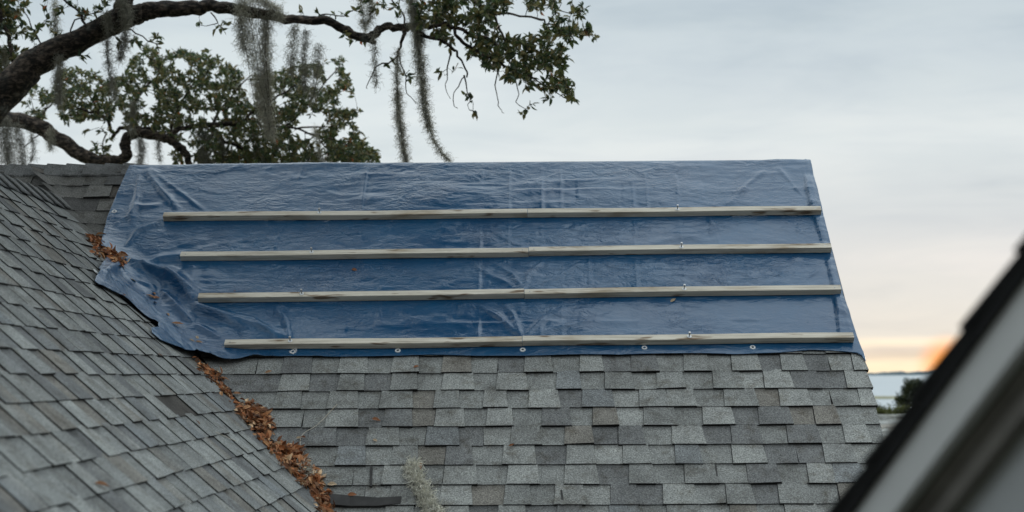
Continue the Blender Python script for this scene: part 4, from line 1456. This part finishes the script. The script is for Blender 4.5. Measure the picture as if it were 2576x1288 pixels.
Cc = [
    ([(418, 350, 18), (440, 335, 15), (467, 320, 14), (533, 312, 13), (600, 313, 12), (620, 298, 10), (633, 283, 9), (655, 266, 8), (700, 240, 5), (740, 215, 3)], 0),
    ([(622, 297, 7), (645, 308, 7), (667, 317, 6.5), (717, 320, 6), (767, 333, 5), (800, 350, 4), (830, 380, 3)], .1),
    ([(280, 345, 9), (300, 328, 10), (330, 322, 10), (367, 323, 10), (417, 338, 9)], .3),
    ([(190, 272, 5), (220, 278, 8), (250, 290, 9), (274, 308, 9), (285, 335, 8)], .25),
    ([(520, 322, 8), (550, 345, 11), (583, 362, 11), (633, 387, 9), (680, 412, 7)], .3),
    ([(322, 330, 8), (335, 280, 6), (360, 230, 5), (400, 180, 4), (420, 140, 2.5)], .2),
    ([(427, 345, 8), (440, 290, 6), (470, 230, 5), (520, 180, 3.5), (540, 145, 2)], .2),
    ([(540, 312, 7), (560, 270, 6), (600, 220, 4.5), (640, 190, 3)], .15),
    ([(717, 320, 5), (760, 280, 4.5), (800, 230, 4), (850, 170, 2.5)], .25),
    ([(740, 325, 5), (800, 320, 4), (850, 310, 3.4), (905, 278, 2)], .2),
    ([(767, 333, 4.5), (830, 350, 4), (890, 372, 3), (960, 388, 1.8)], .15),
    ([(250, 290, 6), (230, 250, 5), (200, 215, 4), (185, 190, 2.5)], .2),
    ([(400, 180, 3), (360, 130, 2.4), (340, 105, 1.8), (300, 112, 1.4)], .1),
    ([(360, 120, 2.2), (385, 100, 1.8), (398, 80, 1.4)], .1),
    ([(100, 315, 6), (110, 280, 5), (140, 250, 4), (150, 215, 3)], .3),
    ([(95, 340, 3.5), (80, 352, 3), (62, 368, 2.4)], 0),
    ([(265, 340, 4), (260, 380, 3), (250, 412, 2)], .3),
]
for i, (pts, dy) in enumerate(Cc):
    limb('branch', pts, YC + dy, 'far', .16, 7, 5, .016, 60 + i)

GREENS = np.array([(.050, .078, .034), (.070, .095, .036), (.100, .112, .042), (.15, .14, .055), (.040, .064, .038), (.165, .135, .055)])
crown_V = []; twig = MB()
LEAVES = {'P': [], 'D': [], 'N': [], 'L': [], 'C': [], 'near': []}


def add_cluster(tip, d, n, L, near, orange=.006):
    for _ in range(n):
        a = rng.normal(size=3) * .65 + d * .85
        a[2] += .12
        a /= np.linalg.norm(a)
        LEAVES['P'].append(tip - d * rng.uniform(0, .05) + rng.normal(size=3) * .006); LEAVES['D'].append(a)
        nv = rng.normal(size=3) * .7; nv[2] += .9
        LEAVES['N'].append(nv); LEAVES['L'].append(L * rng.uniform(.65, 1.15))
        c = GREENS[rng.choice(6, p=[.17, .22, .22, .17, .10, .12])] * rng.uniform(.9, 1.5)
        if rng.random() < orange: c = np.array((.42, .12, .035))
        LEAVES['C'].append(c); LEAVES['near'].append(near)


def grow(targets, key, L, per, near, rad=.0030):
    nodes = np.array(NODES[key])
    T_ = np.array(targets)
    dmin = np.array([np.min(np.sum((nodes - t) ** 2, 1)) for t in T_])
    new = list(nodes)
    arr = nodes
    for i in np.argsort(dmin):
        t = T_[i]
        j = np.argmin(np.sum((arr - t) ** 2, 1))
        a = arr[j]
        ln = np.linalg.norm(t - a)
        if ln < .02: t = t + rng.normal(size=3) * .05; ln = np.linalg.norm(t - a)
        m1 = a + (t - a) * .35 + rng.normal(size=3) * ln * .10 + np.array([0, 0, ln * .07])
        m2 = a + (t - a) * .7 + rng.normal(size=3) * ln * .08 + np.array([0, 0, ln * .05])
        P = np.array([a, m1, m2, t])
        r0 = rad * (1 + min(1.2, ln * 1.5))
        V, F4, F3 = tube(P, [r0, r0 * .8, r0 * .6, r0 * .4], 4, cap=False)
        twig.add(V, F4)
        arr = np.concatenate([arr, P[1:]])
        d = (t - m2) / (np.linalg.norm(t - m2) + 1e-9)
        add_cluster(t, d, int(rng.integers(per[0], per[1] + 1)), L, near)
        if ln > .16:
            add_cluster(m2, d, int(rng.integers(1, 4)), L, near)


def sample(polys, n, ylo, yhi, ns=None, thr=-.25, sc=.022, seed=0):
    out = []
    xs = [p[0] for p in polys]; ys = [p[1] for p in polys]
    while len(out) < n:
        px = rng.uniform(min(xs), max(xs), 400); py = rng.uniform(min(ys), max(ys), 400)
        ok = in_poly(px, py, polys) & (vnoise(px * sc, py * sc, seed) + .5 * vnoise(px * sc * 2.3, py * sc * 2.3, seed + 1) > thr)
        for x_, y_ in zip(px[ok], py[ok]):
            out.append(at_y(x_, y_, rng.uniform(ylo, yhi)))
    return out[:n]


F1 = [(1080, -60), (1420, -60), (1455, 5), (1472, 60), (1495, 88), (1440, 104), (1400, 96), (1420, 130), (1428, 150), (1410, 185), (1436, 205), (1445, 250), (1400, 228), (1340, 232), (1300, 205), (1240, 190), (1180, 175), (1160, 140), (1110, 100), (1060, 60), (1040, 20)]
grow(sample(F1, 600, YA - .45, YA + .55, thr=-.3, sc=.026, seed=3), 'near', .074, (5, 8), True)
# sparse sprays that stand out alone against the sky
spr = [(985, 158), (975, 170), (1010, 180), (1035, 190), (1032, 200), (1098, 182), (1106, 188), (1150, 170), (1172, 240), (1186, 245), (1192, 286), (1326, 280), (1318, 290), (1372, 248), (1380, 250), (1340, 262), (902, 28), (918, 108), (905, 104),
       (860, 40), (840, 38), (868, 88), (880, 100), (795, 30), (760, 30), (1462, 20), (1478, 28), (1490, 84), (1500, 96), (1444, 212), (1440, 250), (1452, 256), (1005, 40), (1030, 30), (985, 20), (960, 10), (940, 30), (1060, 40), (1000, 8), (1075, 20),
       (545, 72), (560, 76), (500, 64), (572, 62), (390, 96), (400, 110), (350, 108), (336, 104), (300, 115), (215, 140), (200, 150)]
grow([at_y(px, py, YA + rng.uniform(-.12, .12)) for px, py in spr], 'near', .072, (4, 6), True, .0022)
F3p = [(-60, -60), (90, -60), (60, 20), (62, 70), (84, 110), (96, 135), (60, 160), (20, 190), (-60, 240)]
grow(sample(F3p, 280, YA + .2, YA + 1.0, thr=-.55, sc=.03, seed=5), 'near', .07, (6, 9), True)
spr2 = [(70, 10), (110, 20), (120, 50), (100, 70), (130, 75), (150, 30), (190, 12), (215, 30), (240, 28), (250, 15), (268, 8), (225, 45), (80, 95), (150, 85), (170, 5), (120, -5), (300, -5), (200, -8)]
grow([at_y(px + rng.uniform(-6, 6), py + rng.uniform(-6, 6), YA + rng.uniform(-.1, .25)) for px, py in spr2 for _ in range(2)], 'near', .07, (4, 6), True, .0022)
F4p = [(880, -60), (1090, -60), (1080, 20), (1020, 30), (960, 20), (900, 5)]
grow(sample(F4p, 40, YA, YA + .6, thr=-.1, sc=.03, seed=6), 'near', .072, (4, 7), True)
F2 = [(60, 230), (110, 190), (170, 168), (235, 182), (262, 205), (310, 190), (330, 155), (360, 118), (400, 118), (450, 122), (480, 128), (520, 132), (560, 150), (600, 180), (640, 195), (690, 180), (740, 165), (800, 160), (850, 150), (868, 140),
      (872, 190), (890, 240), (850, 258), (842, 275), (880, 280), (900, 292), (880, 302), (918, 345), (930, 372), (962, 395), (940, 425), (560, 425), (540, 390), (470, 360), (440, 345), (400, 330), (350, 325), (310, 310), (240, 300), (170, 310), (100, 300), (60, 285)]
grow(sample(F2, 2450, YC - .5, YC + 1.3, thr=-.42, sc=.024, seed=9), 'far', .062, (6, 9), False)
F2b = [(430, 372), (500, 372), (960, 372), (955, 425), (440, 425)]
grow(sample(F2b, 190, YC, YC + 1.0, thr=-.3, sc=.03, seed=11), 'far', .078, (6, 9), False)
F2c = [(180, 320), (280, 320), (290, 360), (262, 395), (240, 410), (215, 370), (170, 345)]
grow(sample(F2c, 16, YC - .1, YC + .6, thr=-.4, sc=.05, seed=12), 'far', .075, (4, 6), False)
grow([at_y(px, py, YC + .1) for px, py in [(340, 95), (345, 108), (330, 112), (398, 84), (400, 92), (385, 104), (520, 128), (735, 150), (760, 160), (905, 278), (896, 285), (885, 232), (875, 215)]], 'far', .07, (4, 6), False, .002)

# the rest of the oak's crown, above and left of the picture: it overhangs the tarp's left half
high = []
for i in range(7):
    p0 = at_y(-200 + 60 * i, -140 - 30 * (i % 3), 12.2 - .3 * i)
    p1 = np.array([-3.6 + .62 * i, 9.4 - .55 * (i % 4), 4.7 + .35 * (i % 3)])
    P = catmull([at_y(330, -200, YA - .1), p0, (p0 + p1) / 2 + [0, 0, .4], p1], 6)
    V, F4, F3 = tube(P, np.interp(np.linspace(0, 1, len(P)), [0, 1], [.05, .012]), 7, .15, i)
    mesh_obj('branch', V, [F4, np.array(F3)], M_BARK, oak, origin=P[0], smooth_shade=True)
    high += list(P[6:])
NODES['high'] = high
tg = []
while len(tg) < 4200:
    p = np.array([rng.uniform(-7.0, .5), rng.uniform(4.6, 10.7), rng.uniform(3.6, 7.4)])
    if vnoise(p[0] * 1.3, p[1] * 1.3, 77) > (-.55 if p[0] > -1.6 else -.12) and p[0] < .1 + .45 * vnoise(p[1] * 2.2, p[2] * 2.2, 78) and p[2] > .30 * p[1] + 1.2: tg.append(p)
grow(tg, 'high', .17, (7, 10), False, .005)

LP = {k: np.array(v) for k, v in LEAVES.items()}
# leaves that stand apart in the sharp right-hand spray become parts of their own
px, py = project(LP['P'])
cand = np.where(LP['near'] & (px > 840) & (py > 2) & (py < 300))[0]
score = LP['L'][cand] + .02 * ((py[cand] > 140) | (px[cand] > 1380) | (px[cand] < 1050))
ind = cand[np.argsort(-score)[:290]]
mask = np.ones(len(px), bool); mask[ind] = False
V, F4, F3, C = scatter_leaves(LP['P'][mask], LP['D'][mask], LP['N'][mask], LP['L'][mask], LP['C'][mask], .18, .4)
crown = mesh_obj('crown', V, [F4, F3], M_LEAF, oak, origin=V.mean(0), colors=C)
crown['kind'] = 'stuff'
for i in ind:
    V, F4, F3, C = scatter_leaves(LP['P'][i:i + 1], LP['D'][i:i + 1], LP['N'][i:i + 1], LP['L'][i:i + 1], LP['C'][i:i + 1], .18, .4)
    mesh_obj('leaf', V, [F4, F3], M_LEAF, oak, origin=LP['P'][i], colors=C)
tw = twig.obj('twigs', M_BARK, oak, origin=TREE_BASE); tw['kind'] = 'stuff'

# ------------------------------------------------------------------ near gable, out of focus at the right
def near_gable():
    P0 = np.array([.657, 2.30, .072])
    P0 = at_y(2432, 815, 2.05)
    ph = math.radians(-27)
    p = np.array([math.sin(ph), math.cos(ph), 0])             # rake runs down and away
    h = np.array([math.cos(ph), -math.sin(ph), 0])            # into the roof
    g = empty('near_gable', (P0[0] + .3, P0[1] - .3, -7.0), 'close blurred gable end with black shingle edge and grey-white rake board', 'building')
    dnv = p * math.cos(PITCH) - np.array([0, 0, 1]) * math.sin(PITCH)      # down the rake
    nv = p * math.sin(PITCH) + np.array([0, 0, 1]) * math.cos(PITCH)       # out of the roof
    L0, L1 = -1.7, 1.3
    def slab(name, mat, h0, h1, n0, n1, a=L0, b=L1, col=None, par=g):
        V = frame_box(P0, dnv, h, nv, a, b, h0, h1, n0, n1)
        return mesh_obj(name, V, [np.array(BOXF)], mat, par, origin=V.mean(0), colors=None if col is None else np.tile(col, (8, 1)))
    deck_ = slab('roof_deck', M_DECK, .012, 2.5, -.024, -.012)
    # overlapping courses: each butt end steps out a little
    s = -12
    for k in range(-12, 10):
        a = k * .143
        V = frame_box(P0, dnv, h, nv, a, a + .30, 0, 1.0, -.010, -.003)
        # raise the lower end (the butt) over the next course
        tilt = np.linspace(0, 1, 8)
        low = ((V - P0) @ dnv) > a + .1
        V[low] += nv * .012
        V[~low] -= nv * .006
        c = np.array(PAL['dark']) * rng.uniform(.06, .10)  # near-black: the edge's backlit shade is put into the colour
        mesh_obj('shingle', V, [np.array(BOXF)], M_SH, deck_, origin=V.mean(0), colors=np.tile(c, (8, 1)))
    slab('drip_edge', M_BLACK, .002, .03, -.026, -.014)
    slab('rake_board', M_PAINT, .010, .034, -.082, -.028)
    slab('gap_shadow_board', M_BROWN, .040, .060, -.128, -.084)  # brown colour stands for the shadow gap below the rake board
    slab('soffit', M_BROWN, .0345, .10, -.100, -.086)
    # siding below: horizontal boards of the gable wall, each its own piece
    w0 = P0 + h * .062
    z_top = P0[2] + 1.6
    wallp = MB()
    V = []
    q0 = w0 + dnv * L1 + nv * -.125; q1 = w0 + dnv * L0 + nv * -.125
    base = np.array([0, 0, -3.0])
    V = np.array([q0, q1, [q1[0], q1[1], -3], [q0[0], q0[1], -3], q0 + h * .1, q1 + h * .1, np.array([q1[0], q1[1], -3]) + h * .1, np.array([q0[0], q0[1], -3]) + h * .1])
    mesh_obj('wall', V, [np.array([(0, 3, 2, 1), (4, 5, 6, 7), (0, 1, 5, 4), (1, 2, 6, 5), (2, 3, 7, 6), (3, 0, 4, 7)])], M_SIDING, g, origin=V.mean(0))
    return g


g = near_gable()
# unseen wall added behind the camera, sized and darkened to block sky light
mesh_obj('wall', box_verts(-15, 15, -1.0, -.7, -7.0, 4.2), [np.array(BOXF)], M_SKYBLOCK, g, origin=(0, -.85, -7.0))

# ------------------------------------------------------------------ land and water far behind
GZ = -7.0
def sheet(name, x0, x1, y0, y1, z, mat):
    o = mesh_obj(name, [(x0, y0, z), (x1, y0, z), (x1, y1, z), (x0, y1, z)], [np.array([(0, 1, 2, 3)])], mat)
    o['kind'] = 'structure'
    return o


sheet('ground', -9000, 9000, -400, 12000, GZ - .6, M_GROUND)
sheet('lawn', -300, 300, -60, 95, GZ, M_GROUND)
sheet('sea', -6000, 9000, 95, 7000, GZ - .3, M_WATER)
# low marsh bank in the water
n = 120
xs = np.linspace(-300, 500, n)
mb = MB()
top_ = .35 + .25 * vnoise(xs * .15, xs * 0, 5) + .35 * np.clip(vnoise(xs * .9, xs * 0 + 3, 6) - .6, 0, 1)
yb = 430 + 10 * vnoise(xs * .02, xs * 0, 4)
V = np.concatenate([np.stack([xs, yb, np.full(n, GZ - .4)], 1), np.stack([xs, yb + 4, GZ + top_], 1), np.stack([xs, yb + 22, GZ + top_ * .8], 1), np.stack([xs, yb + 26, np.full(n, GZ - .4)], 1)])
i = np.arange(n - 1)
mb.add(V, np.concatenate([np.stack([i + r * n, i + 1 + r * n, i + 1 + (r + 1) * n, i + (r + 1) * n], 1) for r in range(3)]))
o = mb.obj('marsh_bank', M_MARSH); o['kind'] = 'structure'
# wooded far shore
n = 900
xs = np.linspace(-2500, 4500, n)
hh = 7.0 + 3.2 * vnoise(xs * .012, xs * 0, 15) + 2.4 * vnoise(xs * .06, xs * 0, 16) + 1.8 * np.clip(vnoise(xs * .11, xs * 0, 18), 0, 1)
V = np.concatenate([np.stack([xs, np.full(n, 4200.), np.full(n, GZ - .4)], 1), np.stack([xs, np.full(n, 4206.), GZ + hh * .8], 1), np.stack([xs, np.full(n, 4230.), GZ + hh], 1), np.stack([xs, np.full(n, 4600.), np.full(n, GZ - .4)], 1)])
i = np.arange(n - 1)
mb = MB(); mb.add(V, np.concatenate([np.stack([i + r * n, i + 1 + r * n, i + 1 + (r + 1) * n, i + (r + 1) * n], 1) for r in range(3)]))
o = mb.obj('far_shore', M_SHORE); o['kind'] = 'structure'


def bg_tree(name, px, py, rx, ry, y, ncl, leafL, cols, label, cat, tuft=False, group=None, seed=0):
    c = at_y(px, py, y); s = y / F
    base = np.array([c[0], c[1], GZ])
    t = empty(name, base, label, cat, group)
    P = catmull([base, [c[0] + .1, c[1], (GZ + c[2]) / 2], [c[0] - .05, c[1], c[2]]], 5)
    V, F4, F3 = tube(P, np.linspace(.16, .07, len(P)), 8, .1)
    mesh_obj('trunk', V, [F4, np.array(F3)], M_BARK, t, origin=base, smooth_shade=True)
    Ps, Ds, Ns, Ls, Cs = [], [], [], [], []
    for k in range(ncl):
        q = rng.normal(size=3); q /= np.linalg.norm(q); q *= rng.random() ** .45
        cc = c + q * np.array([rx * s, rx * s, ry * s])
        col = np.array(cols[int(rng.integers(len(cols)))]) * rng.uniform(.7, 1.3)
        m = 16 if tuft else 7
        for _ in range(m):
            d = rng.normal(size=3)
            if tuft: d = d * .7 + q * .5; d[2] += .1
            Ps.append(cc + rng.normal(size=3) * (.01 if tuft else .10)); Ds.append(d)
            Ns.append(rng.normal(size=3) + [0, 0, .8]); Ls.append(leafL * rng.uniform(.6, 1.2)); Cs.append(col * rng.uniform(.8, 1.2))
    V, F4, F3, C = scatter_leaves(np.array(Ps), np.array(Ds), np.array(Ns), np.array(Ls), np.array(Cs), .2, .4, np.full(len(Ps), .45 if tuft else 1.0))
    o = mesh_obj('crown', V, [F4, F3], M_LEAF, t, origin=c, colors=C)
    # limbs inside the crown
    mbl = MB()
    for k in range(6):
        q = rng.normal(size=3); q /= np.linalg.norm(q)
        e = c + q * np.array([rx * s, rx * s, ry * s]) * .8
        V, F4, F3 = tube(np.array([P[-3], (P[-1] + e) / 2, e]), [.05, .03, .01], 5); mbl.add(V, F4, F3)
    mbl.obj('limbs', M_BARK, t, origin=P[-3])
    return t


OL = [(.075, .085, .020), (.10, .105, .028), (.055, .068, .018)]
DK = [(.022, .034, .018), (.030, .042, .02), (.040, .045, .018)]
bg_tree('shrub_tree', 2226, 1052, 15, 17, 46, 420, .10, OL, 'small round olive-green tree top just right of the roof edge', 'tree', group='tree tops beyond the grey roof')
bg_tree('shrub_tree', 2272, 1052, 25, 18, 44, 650, .10, OL, 'broader olive-green tree top nearest the blurred gable', 'tree', group='tree tops beyond the grey roof')
bg_tree('shrub_tree', 2205, 1046, 8, 22, 48, 170, .10, DK, 'dark sliver of a tree top right against the roof edge', 'tree', group='tree tops beyond the grey roof')
bg_tree('shrub_tree', 2340, 1066, 40, 28, 44, 400, .12, OL, 'tree top mostly hidden behind the blurred gable edge', 'tree', group='tree tops beyond the grey roof')
bg_tree('dark_tree', 2304, 984, 26, 21, 56, 420, .17, DK, 'dark tree with rounded feathery crown standing above the others by the water', 'tree', False)
bg_tree('dark_tree', 2274, 1010, 12, 12, 55, 110, .15, DK, 'small dark tuft of a tree left below the rounded dark crown', 'tree', False)

# grey shingled roof of another house
nb = empty('neighbour_house', (14.0, 31, GZ), 'lower house behind with a pale grey shingled roof, glimpsed beside the blurred gable', 'house')
zt = at_y(2250, 1047, 30)[2]
mb = MB()
yy0, yy1 = 26.0, 30.0
x0, x1 = at_y(2040, 1047, 30)[0], at_y(2900, 1047, 30)[0]
mesh_obj('wall', box_verts(x0 + .3, x1 - .3, 26.4, 33.6, GZ, zt - 2.2), [np.array(BOXF)], M_WALL, nb, origin=(14, 30, GZ))
cols = []
ncrs = 26
rows = MB()
sl = 2.0 / 4.0
for k in range(ncrs):
    ya = yy0 + (yy1 - yy0) * k / ncrs; yb_ = yy0 + (yy1 - yy0) * (k + 1.1) / ncrs
    za = zt - (yy1 - ya) * sl; zb_ = zt - (yy1 - yb_) * sl
    xx = x0
    while xx < x1:
        w = rng.uniform(.16, .34)
        c = np.array(PAL[random.choice(['light', 'mid', 'mid', 'brown'])]) * 1.35
        o_ = rng.uniform(.010, .03)
        rows.add([(xx, ya, za + o_), (xx + w, ya, za + o_), (xx + w, yb_, zb_ + .004), (xx, yb_, zb_ + .004), (xx, ya, za - .02), (xx + w, ya, za - .02)], [(0, 1, 2, 3), (4, 5, 1, 0)], col=c)
        xx += w
rows.add([(x0, yy1, zt), (x1, yy1, zt), (x1, yy1 + 4, zt - 2), (x0, yy1 + 4, zt - 2)], [(0, 1, 2, 3)], col=np.array(PAL['mid']))
for x_ in np.arange(x0, x1, .3):
    rows.add(box_verts(x_, x_ + .295, yy1 - .12, yy1 + .12, zt - .03, zt + .03), BOXF, col=np.array(PAL['light']) * 1.4)
rf = rows.obj('roof', M_SH, nb, origin=(14, 30, zt)); rf['kind'] = 'stuff'
